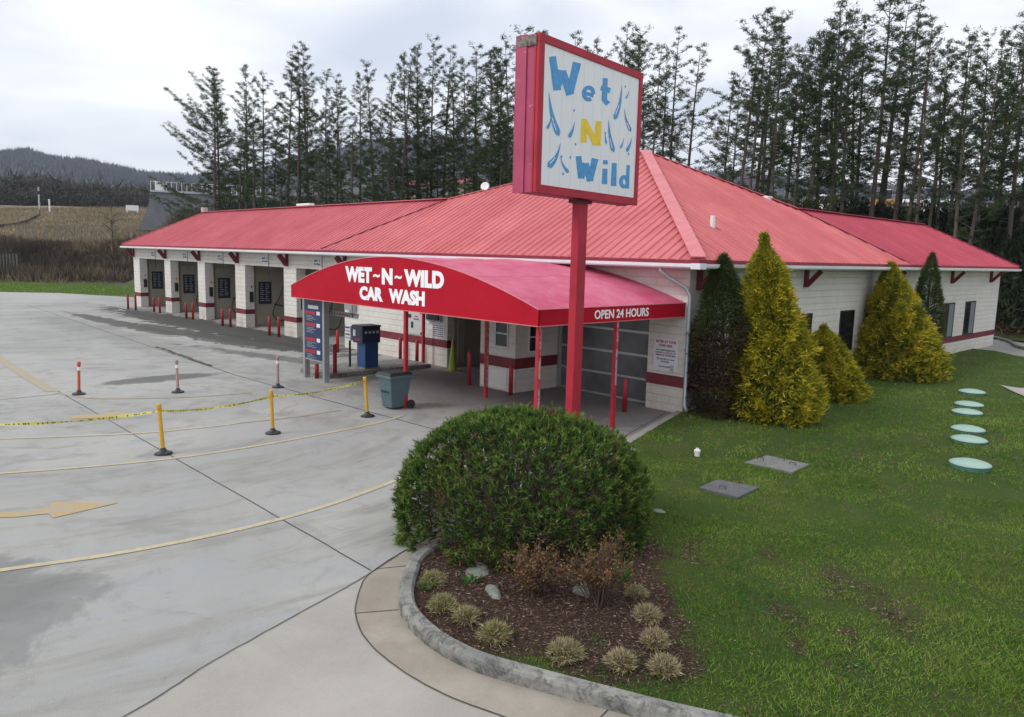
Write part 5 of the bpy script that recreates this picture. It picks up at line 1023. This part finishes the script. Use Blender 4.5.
top_u = [150, 213, 232, 250, 268, 290, 310, 330, 345, 378, 405, 420, 440, 455, 470, 490, 510, 560, 600, 620, 640, 655, 670, 686, 700, 722, 735, 757, 775, 795, 810, 827, 850, 868, 884, 905, 920, 936, 955, 974, 990, 1015, 1050, 1100]
top_v = [80, 58, 80, 62, 75, 48, 46, 75, 66, 66, 60, 44, 42, 62, 50, 40, 35, 30, 34, 26, 45, 48, 2, 60, 110, 55, 16, 14, 40, 26, 30, 0, 10, -8, -12, 14, 40, 32, 42, 26, 40, 0, 5, 10]
mainu = [213, 221, 247, 262, 289, 300, 312, 328, 344, 360, 377, 391, 399, 411, 421, 432, 441, 453, 466, 478, 489, 500, 510, 524, 545, 575, 598, 609, 621, 633, 648, 657, 668, 681, 719, 731, 742, 750, 758, 769, 781, 789, 799, 807, 816, 824, 833, 843, 855, 868, 879, 891, 903, 914, 925, 936, 946, 957, 967, 976, 987, 998, 1008, 1017, 1030, 1045, 1062]
backu = [240, 275, 305, 336, 385, 426, 472, 495, 640, 726, 764, 794, 829, 848, 874, 898, 930, 952, 972, 992, 1014]
rnd = random.Random(77); trees = []
for u in mainu: trees.append((u+rnd.uniform(-1.5, 1.5), 0, rnd.uniform(-3, 3)))
for u in backu: trees.append((u+rnd.uniform(-3, 3), 1, rnd.uniform(4, 11)))
for u in (238, 256, 279, 296, 318, 333, 352, 370, 384, 403, 416, 436, 448, 460, 484, 496, 507): trees.append((u+rnd.uniform(-3, 3), 2, rnd.uniform(-4, 2)))
trees.sort(); NT_ = len(trees)
first = {}
pt = NT_
for i, (u, bk__, dep) in enumerate(trees):
    az = at_dist(u, 250, 1.)[:2]-CAM[:2]; t_ = (13+(60+CAM[0])*.446-CAM[1])/(az[1]-.446*az[0]); t_ += dep/ .913*.9
    x, y = CAM[0]+az[0]*t_, CAM[1]+az[1]*t_; zb = float(zt(x, y)); tv_ = np.interp(u, top_u, top_v)+rnd.uniform(-4, 14)+(rnd.uniform(10, 40) if bk__ else 0); tv_ = rnd.uniform(105, 150) if bk__ == 2 else tv_; ztop = at_dist(u, tv_, t_)[2]; h = max(8, ztop-zb)
    k = 7 if (u < 226 and not bk__) else (rnd.choice([3, 6]) if (640 < u < 690 or 595 < u < 640 and rnd.random() < .4 or rnd.random() < .18) else 5 if bk__ == 2 else rnd.choice([0, 2, 2, 5, 5] if u < 520 else ([0, 1, 4, 2, 3, 0] if not bk__ else [2, 5, 0])))
    if k not in first: first[k] = 1; o = PV[k]
    else: o = copy_tree(PV[k])
    o.location = (x, y, zb-.1); s_ = h/PVH; w = s_*rnd.uniform(.85, 1.12)*(1.5 if bk__ == 2 else 1); o.scale = (w, w, s_)
    o.rotation_euler = (rnd.uniform(-.055, .055), rnd.uniform(-.055, .055), rnd.uniform(0, 6.28) if k != 7 else math.radians(226)+rnd.uniform(-.3, .3))
    if u < 515: lb = ('low bushy ' if bk__ == 2 else '')+'%s pine from the left end of the row behind the building' % ordinal(i+1)
    else: lb = '%s pine from the right edge in the row behind the building' % ordinal(NT_-i)
    o['label'] = ('pale thin ' if k in (3, 6) else 'dark green ' if bk__ == 2 else 'tall dark ')+lb; o['group'] = 'pines standing in a row behind the building'
for k in range(8):
    if k not in first:
        for ch in list(PV[k].children): bpy.data.objects.remove(ch)
        bpy.data.objects.remove(PV[k])
# understory on the bank
def shrubs(name, centers, sizes, per, mat, L, w, label, cat, rfn=None, upz=.3):
    V = []; rv = []
    C2 = np.repeat(centers, per, 0); S2 = np.repeat(sizes, per)[:, None]; n = len(C2); d = unit(rng.normal(0, 1, (n, 3))); d[:, 2] = np.abs(d[:, 2])
    P = C2+d*S2*rng.uniform(.3, 1, (n, 1))*[1, 1, 1.1]; V = blades(P, d+rng.normal(0, .6, d.shape)+[0, 0, upz], rng.uniform(*L, n), rng.uniform(*w, n)); t_ = np.repeat(rng.uniform(.1, .7, len(centers)), per)+rng.normal(0, .18, n)
    return tag(tris(name, V, np.clip(t_, 0, 1), mat), label, cat, kind='stuff')
rng = np.random.default_rng(33); n = 1700; u_ = rng.uniform(225, 1100, n); pd = rng.uniform(-7, 5, n); cc = []
for u, d_p in zip(u_, pd):
    az = at_dist(u, 250, 1.)[:2]-CAM[:2]; t_ = (13+(60+CAM[0])*.446-CAM[1]+d_p/.913)/(az[1]-.446*az[0]); x, y = CAM[0]+az[0]*t_, CAM[1]+az[1]*t_; 
    if -8 < x < 2 and y < 32: y = 32+rng.uniform(0, 3)
    cc.append((x, y, float(zt(x, y))+.3))
shrubs('understory', np.array(cc), rng.uniform(.7, 2.0, n), 110, M_['under'], (.25, .55), (.08, .2), 'dark tangled undergrowth on the bank beneath the pines', 'undergrowth')
n = 320; cc = []
for u in rng.uniform(990, 1100, n):
    q = at_dist(u, 250, 1.)[:2]-CAM[:2]; t_ = rng.uniform(50, 57); cc.append((CAM[0]+q[0]*t_, CAM[1]+q[1]*t_, .2))
shrubs('reddish_brush', np.array(cc), rng.uniform(.3, .9, n), 60, M_['rusty'], (.15, .35), (.03, .06), 'low reddish brush at the foot of the dark wooded bank', 'brush')
# left: verge grass, brush bank, dry field, hillside woods
def zone(n, rad0, rad1, u0, u1, cond):
    az = np.array([at_dist(u, 250, 1.)[:2]-CAM[:2] for u in rng.uniform(u0, u1, n)]); t_ = rad0+(rad1-rad0)*rng.uniform(size=n); G = CAM[:2]+az*t_[:, None]; G = G[cond(G)]; return np.concatenate([G, zt(G[:, 0], G[:, 1])[:, None]], 1)
qf = lambda G: -(G[:, 0]+76.2)*.75+(G[:, 1]+1.2)*.66
P = zone(26000, 66, 100, -60, 190, lambda G: (qf(G) < 2) & ~inside(G, PAV)); V = blades(P, rng.normal(0, .4, P.shape)+[0, 0, 1], rng.uniform(.08, .2, len(P)), .05); tag(tris('verge_grass', V, np.clip(rng.normal(.55, .2, len(V)), .13, 1), M_['grassb']), 'green grass verge along the far edge of the pavement', 'grass', kind='stuff')
P = zone(16000, 80, 110, -80, 200, lambda G: (qf(G) > .5) & (qf(G) < 13)); hgt_ = .6+2.6*np.clip(pnoise(P[:, :2], .3, 71)*.6+.45, 0, 1)**1.5; V = []; 
for k in range(5): V.append(blades(P+rng.normal(0, .25, P.shape)*[1, 1, .2], rng.normal(0, .38, P.shape)+[0, 0, 1], hgt_*rng.uniform(.5, 1.3, len(P)), rng.uniform(.03, .08, len(P))))
tn = np.clip(.42+.3*pnoise(P[:, :2], .35, 72)+rng.normal(0, .2, len(P)), 0, 1); tag(tris('brush_thicket', np.concatenate(V), np.tile(tn, 5), M_['brush']), 'tangled leafless brown brush on the bank beyond the verge', 'brush', kind='stuff')
P = zone(9000, 80, 100, -80, 200, lambda G: (np.abs(qf(G)-1.2) < 1.4) | ((qf(G) > 7) & (qf(G) < 14) & (pnoise(G, .4, 75) > .1))); V = np.concatenate([blades(P, rng.normal(0, .3, P.shape)+[0, 0, 1], rng.uniform(.4, 1.3, len(P)), .06) for _ in range(2)])
sel = np.tile(pnoise(P[:, :2], .6, 73) > 0., 2); V = V[sel]; tag(tris('dry_weeds', V, rng.uniform(0, 1, len(V)), M_['tanf']), 'tall straw coloured weeds among the brush', 'weeds', kind='stuff')
P = zone(42000, 95, 165, -80, 260, lambda G: qf(G) > 12); V = blades(P, rng.normal(0, .4, P.shape)+[0, 0, 1], rng.uniform(.2, .7, len(P)), .10); tag(tris('dry_field_grass', V, np.clip(.5+.3*pnoise(P[:, :2], .12, 74)+rng.normal(0, .2, len(P)), 0, 1), M_['tanf']), 'tan dry grass on the hillside field at the left', 'grass', kind='stuff')
P = zone(21000, 215, 480, -120, 520, lambda G: G[:, 0] < 20); n = len(P); V = []; tt = np.clip(rng.uniform(0, .92, n), 0, 1); ev = rng.uniform(size=n) < .10; tt[ev] = rng.uniform(.95, 1, ev.sum()); hh_ = rng.uniform(6, 11, n)
for k in range(11):
    st_ = P+np.stack([rng.normal(0, 1.1, n), rng.normal(0, 1.1, n), rng.uniform(.25, .8, n)*hh_], -1); V.append(blades(st_, rng.normal(0, .75, P.shape)+[0, 0, .8], hh_*rng.uniform(.15, .32, n), rng.uniform(.10, .28, n)*np.where(ev, 2.5, 1)))
V = np.concatenate(V); tag(tris('hillside_woods', V, np.tile(tt, 11), M_['wood']), 'leafless grey brown woods covering the near hills', 'woods', kind='stuff')

# ------------------------------------------------------------------ far things
def far(u, v, dist): q = at_dist(u, v, dist); return q
def ground_at(u, dist): q = at_dist(u, 250, dist); return (float(q[0]), float(q[1]), float(zt(q[0], q[1])))
# bare sapling
g = ground_at(113, 84); th = thing('bare_sapling', 'leafless brown sapling standing in the brush left of the building', 'tree', g); rnd = random.Random(5); m = MB().tube([g, (g[0], g[1], g[2]+4), (g[0]+.2, g[1], g[2]+7.2)], [.08, .05, .012], 6); m2 = MB()
for k in range(46):
    z = rnd.uniform(1.8, 6.9); a = rnd.uniform(0, 6.28); L = (7.6-z)*.3+.3; s_ = Vector((g[0], g[1], g[2]+z)); e_ = s_+Vector((math.cos(a)*L, math.sin(a)*L, L*.6)); m2.tube([s_, e_], [.03, .008], 4, False)
    for j in range(3): q = s_.lerp(e_, rnd.uniform(.3, .9)); m2.tube([q, q+Vector((rnd.uniform(-.5, .5), rnd.uniform(-.5, .5), rnd.uniform(.1, .6)))], [.012, .005], 3, False)
obj('trunk', m, M_['twig'], th); obj('branches', m2, M_['twig'], th)
# chain link fence
p0 = np.array(ground_at(20, 104)); p1 = np.array(ground_at(155, 100)); th = thing('chain_link_fence', 'grey chain link fence crossing the dry hillside at the left', 'fence', tuple(p0)); npst = 11; ms = MB()
for i in range(npst):
    f = i/(npst-1); x, y = p0[0]+(p1[0]-p0[0])*f, p0[1]+(p1[1]-p0[1])*f; z = float(zt(x, y)); obj('post', MB().tube([(x, y, z), (x, y, z+1.8)], .05, 6), M_['fence'], th)
    if i < npst-1:
        f2 = (i+1)/(npst-1); x2, y2 = p0[0]+(p1[0]-p0[0])*f2, p0[1]+(p1[1]-p0[1])*f2; z2 = float(zt(x2, y2)); obj('rail', MB().tube([(x, y, z+1.78), (x2, y2, z2+1.78)], .03, 5), M_['fence'], th)
        for k in range(12):
            a = k/12; b = min(1, a+.35); ms.tube([(x+(x2-x)*a, y+(y2-y)*a, z+(z2-z)*a+.05), (x+(x2-x)*b, y+(y2-y)*b, z+(z2-z)*b+1.75)], .005, 3, False); ms.tube([(x+(x2-x)*a, y+(y2-y)*a, z+(z2-z)*a+1.75), (x+(x2-x)*b, y+(y2-y)*b, z+(z2-z)*b+.05)], .005, 3, False)
obj('wire_mesh', ms, M_['fence'], th)
# retaining bin wall
a, b = np.array(ground_at(-30, 92)), np.array(ground_at(20, 90)); th = thing('board_enclosure', 'weathered grey board enclosure at the left edge above the brush', 'fence', tuple(a)); d = unit(b-a); L = np.linalg.norm((b-a)[:2])
bd = MB()
for k in range(int(L/.3)): q = a+(b-a)*(k*.3/L); bd.beam((q[0], q[1], a[2]-1.), (q[0], q[1], a[2]+1.9), .27, .06, (d[0], d[1], 0))
obj('boards', bd, paint('weathered_boards', (.20, .19, .18), .9, .4, 5), th); obj('top_rail', MB().beam((a[0], a[1], a[2]+1.95), (b[0], b[1], a[2]+1.95), .14, .1), M_['black'], th)
# silt fence
pts = [np.array(ground_at(u, r)) for u, r in ((-40, 112), (0, 116), (15, 121), (28, 127), (42, 134))]; th = thing('silt_fence', 'low black erosion barrier running down the dry hillside', 'fence', tuple(pts[0])); m = MB()
for a, b in zip(pts, pts[1:]): m.beam((a[0], a[1], a[2]+.25), (b[0], b[1], b[2]+.25), .06, .55)
obj('fabric', m, M_['black'], th)
for a in pts: obj('stake', MB().tube([(a[0], a[1], a[2]), (a[0], a[1], a[2]+1.1)], .04, 5), M_['twig'], th)
# poles and utility box
g = ground_at(42, 150); th = thing('utility_pole', 'pale utility pole on top of the dry hill at the left', 'pole', g); t_ = far(42, 187, 150); obj('pole', MB().tube([g, (g[0], g[1], t_[2])], [.16, .12], 8), M_['alu'], th); obj('fitting', MB().box(g[0]-.2, g[0]+.2, g[1]-.3, g[1]+.3, t_[2]-1.2, t_[2]-.7), M_['black'], th)
g = ground_at(52, 148); th = thing('marker_post', 'short white marker post right of the utility pole', 'post', g); t_ = far(52, 200, 148); obj('post', MB().tube([g, (g[0], g[1], max(t_[2], g[2]+1.2))], .12, 6), M_['white'], th); obj('cap', MB().lathe([(.16, 0), (.12, .1)], (g[0], g[1], max(t_[2], g[2]+1.2)), 8), M_['white'], th)
g = ground_at(134, 150); th = thing('site_sign', 'small white framed sign board on the far hill left of the grey storage building', 'sign', g); zc = far(134, 208, 150)[2]; dx = unit(np.array([-math.sin(math.radians(162)), math.cos(math.radians(162)), 0])); 
A = np.array([g[0], g[1], 0]); m = MB().beam(tuple(A-dx*1.0+[0, 0, zc]), tuple(A+dx*1.0+[0, 0, zc]), .12, .9); obj('board', m, M_['white'], th); obj('leg', MB().beam(tuple(A-dx*.8+[0, 0, zc-2.5]), tuple(A-dx*.8+[0, 0, zc-.45]), .15, .15, (1, 0, 0)), M_['white'], th); obj('leg', MB().beam(tuple(A+dx*.8+[0, 0, zc-2.5]), tuple(A+dx*.8+[0, 0, zc-.45]), .15, .15, (1, 0, 0)), M_['white'], th)
nn = np.array([dx[1], -dx[0], 0]); m = MB().beam(tuple(A+nn*.07-dx*.8+[0, 0, zc]), tuple(A+nn*.07+dx*.8+[0, 0, zc]), .02, .55); obj('panel', m, M_['alu'], th)
# grey storage building behind the left pines
D0 = 112.; zb = ground_at(205, D0)[2]; c = at_dist(213, 250, D0); ax_ = unit(np.array([-math.sin(math.radians(159)), math.cos(math.radians(159)), 0]))*-1; bx_ = np.array([ax_[1], -ax_[0], 0])*-1
th = thing('storage_building', 'large grey horizontally clad storage building behind the leftmost pines', 'building', (c[0], c[1], zb)); C0 = np.array([c[0], c[1], zb])
def loc(a, b, z): q = C0+ax_*a+bx_*b; return (q[0], q[1], zb+z)
m = MB(); lev = 14; T0 = far(200, 190, D0)[2]-zb
def half(s): return 7.4+1.7*(1-s)**1.8
for i in range(lev):
    s0, s1 = i/lev, (i+1)/lev; z0, z1 = T0*s0-.8, T0*s1-.8+.0; h0, h1 = half(s0), half(s1)-.05-.12
    m.add([loc(-h0, -4, z0), loc(h0, -4, z0), loc(h0, 5, z0), loc(-h0, 5, z0), loc(-h1+.06, -3.94, z1), loc(h1-.06, -3.94, z1), loc(h1-.06, 5, z1), loc(-h1+.06, 5, z1)], [(4, 5, 6, 7), (0, 1, 5, 4), (1, 2, 6, 5), (2, 3, 7, 6), (3, 0, 4, 7)])
obj('clad_wall', m, paint('grey_lapped_cladding', (.17, .18, .195), .5, .25, .6), th)
m = MB(); 
for (a0, a1, z0, z1) in ((-7.3, 7.3, T0-.8, T0-.55),): m.add([loc(a0, -4.2, z0), loc(a1, -4.2, z0), loc(a1, 5, z0), loc(a0, 5, z0), loc(a0, -4.2, z1), loc(a1, -4.2, z1), loc(a1, 5, z1), loc(a0, 5, z1)], [(3, 2, 1, 0), (4, 5, 6, 7), (0, 1, 5, 4), (1, 2, 6, 5), (2, 3, 7, 6), (3, 0, 4, 7)])
obj('roof_deck', m, M_['galv'], th); m = MB().beam(loc(-7.2, -4.1, T0+.5), loc(7.2, -4.1, T0+.5), .06, .06)
for k in range(25): m.beam(loc(-7.2+k*.6, -4.1, T0-.55), loc(-7.2+k*.6, -4.1, T0+.5), .05, .05, (1, 0, 0))
obj('railing', m, M_['wall_white'], th)
m = MB().add([loc(-6.8, -2, T0-.55), loc(-5.8, -2, T0-.55), loc(-5.8, 2, T0-.55), loc(-6.8, 2, T0-.55), loc(-6.8, -2, T0+.8), loc(-5.8, -2, T0+.6), loc(-5.8, 2, T0+.6), loc(-6.8, 2, T0+.8)], [(4, 5, 6, 7), (0, 1, 5, 4), (1, 2, 6, 5), (2, 3, 7, 6), (3, 0, 4, 7)]); obj('roof_hut', m, M_['wall_white'], th)
# distant buildings beyond the pines
def shed(name, lb, cat, u0, u1, vt, vb, dist, mw_, mr_, rh=.22, dep=9):
    a, b = at_dist(u0, 200, dist), at_dist(u1, 200, dist); a[2] = b[2] = 0; zt_ = float(at_dist((u0+u1)/2, vt, dist)[2]); zb_ = float(at_dist((u0+u1)/2, vb, dist)[2]); d = unit(b-a); w = np.array([d[1], -d[0], 0]); 
    if np.dot(w[:2], (CAM-a)[:2]) > 0: w = -w
    th = thing(name, lb, cat, (float(a[0]+b[0])/2, float(a[1]+b[1])/2, zb_-2)); zr = zt_; ze = zt_-(zt_-zb_)*rh*2; q = [a, b, b+w*dep, a+w*dep]
    obj('walls', MB().add([(p[0], p[1], zb_-3) for p in q]+[(p[0], p[1], ze) for p in q], [(0, 1, 5, 4), (1, 2, 6, 5), (2, 3, 7, 6), (3, 0, 4, 7)]), mw_, th)
    r0, r1 = (a+w*dep/2), (b+w*dep/2); e = .5; A, B_, C2, D2 = a-w*e-d*e, b-w*e+d*e, b+w*(dep+e)+d*e, a+w*(dep+e)-d*e; R0, R1 = r0-d*e, r1+d*e
    obj('roof', MB().add([(*A[:2], ze), (*B_[:2], ze), (*R1[:2], zr), (*R0[:2], zr), (*C2[:2], ze), (*D2[:2], ze)], [(0, 1, 2, 3), (4, 5, 3, 2), (0, 3, 5), (1, 4, 2)]), mr_, th)
    L = np.linalg.norm(b-a); m = MB(); nwin = max(2, int(L/4)); hh2 = (ze-zb_)*.35
    for k in range(nwin): s_ = (k+.35)/nwin; p = a+(b-a)*s_-w*.03; p2 = p+d*min(1.4, L/nwin*.4); obj('window', MB().add([(p[0], p[1], ze-hh2*1.9), (p2[0], p2[1], ze-hh2*1.9), (p2[0], p2[1], ze-hh2*.7), (p[0], p[1], ze-hh2*.7)], [(0, 1, 2, 3)]), M_['dkglass'], th, recalc=False)
tanw = paint('beige_siding', (.42, .35, .26), .8); redr = paint('dull_red_roof', (.20, .06, .055), .7); whr = paint('pale_metal_roof', (.62, .64, .66), .4)
shed('distant_store', 'beige building with dull red roof seen between the pines left of the sign', 'building', 404, 432, 177, 196, 135, tanw, redr)
shed('distant_store', 'tan building with long red roof seen just left of the satellite dish', 'building', 444, 478, 175, 196, 140, tanw, redr)
shed('distant_shed', 'low white shed behind the pines at the right, above the far roof', 'building', 907, 950, 197, 206, 105, M_['white'], whr, .3, 6)
shed('distant_shed', 'small pale shed visible left of the yellow machine beyond the right pines', 'building', 800, 836, 192, 204, 110, M_['white'], whr, .3, 6)
g = at_dist(886, 203, 100); th = thing('yellow_loader', 'small orange yellow loader parked beyond the right pines', 'loader', tuple(g)); G0 = np.array(g); m = MB()
obj('body', MB().box(g[0]-1.6, g[0]+1.0, g[1]-.8, g[1]+.8, g[2]-.8, g[2]+.4), paint('orange_machine_paint', (.50, .26, .07), .5), th, bevel=.1); obj('cab', MB().box(g[0]-.3, g[0]+.8, g[1]-.7, g[1]+.7, g[2]+.4, g[2]+1.5), M_['dkglass'], th, bevel=.08); obj('bucket', MB().prism([(g[0]-2.4, g[2]-1.2), (g[0]-1.7, g[2]-1.2), (g[0]-1.7, g[2]-.4)], 1, g[1]-1, g[1]+1), M_['black'], th)
for sx2 in (-1, .6):
    for sy2 in (-.95, .75): obj('wheel', MB().tube([(g[0]+sx2, g[1]+sy2, g[2]-1), (g[0]+sx2, g[1]+sy2+.25, g[2]-1)], .55, 12), M_['black'], th)

# ------------------------------------------------------------------ haze
hz = obj("haze", MB().box(-2300, 1500, -300, 2300, -1.5, 330), None)
hm = bpy.data.materials.new('haze'); hm.use_nodes = True; hn = hm.node_tree.nodes; hn.clear(); ho = hn.new('ShaderNodeOutputMaterial'); hv = hn.new('ShaderNodeVolumePrincipled'); hv.inputs['Color'].default_value = (.66, .80, 1, 1); hv.inputs['Density'].default_value = .00020; hv.inputs['Anisotropy'].default_value = .2
hm.node_tree.links.new(hv.outputs[0], ho.inputs['Volume']); hz.data.materials.append(hm); tag(hz, 'thin blue haze hanging over the valley', 'haze', kind='stuff')
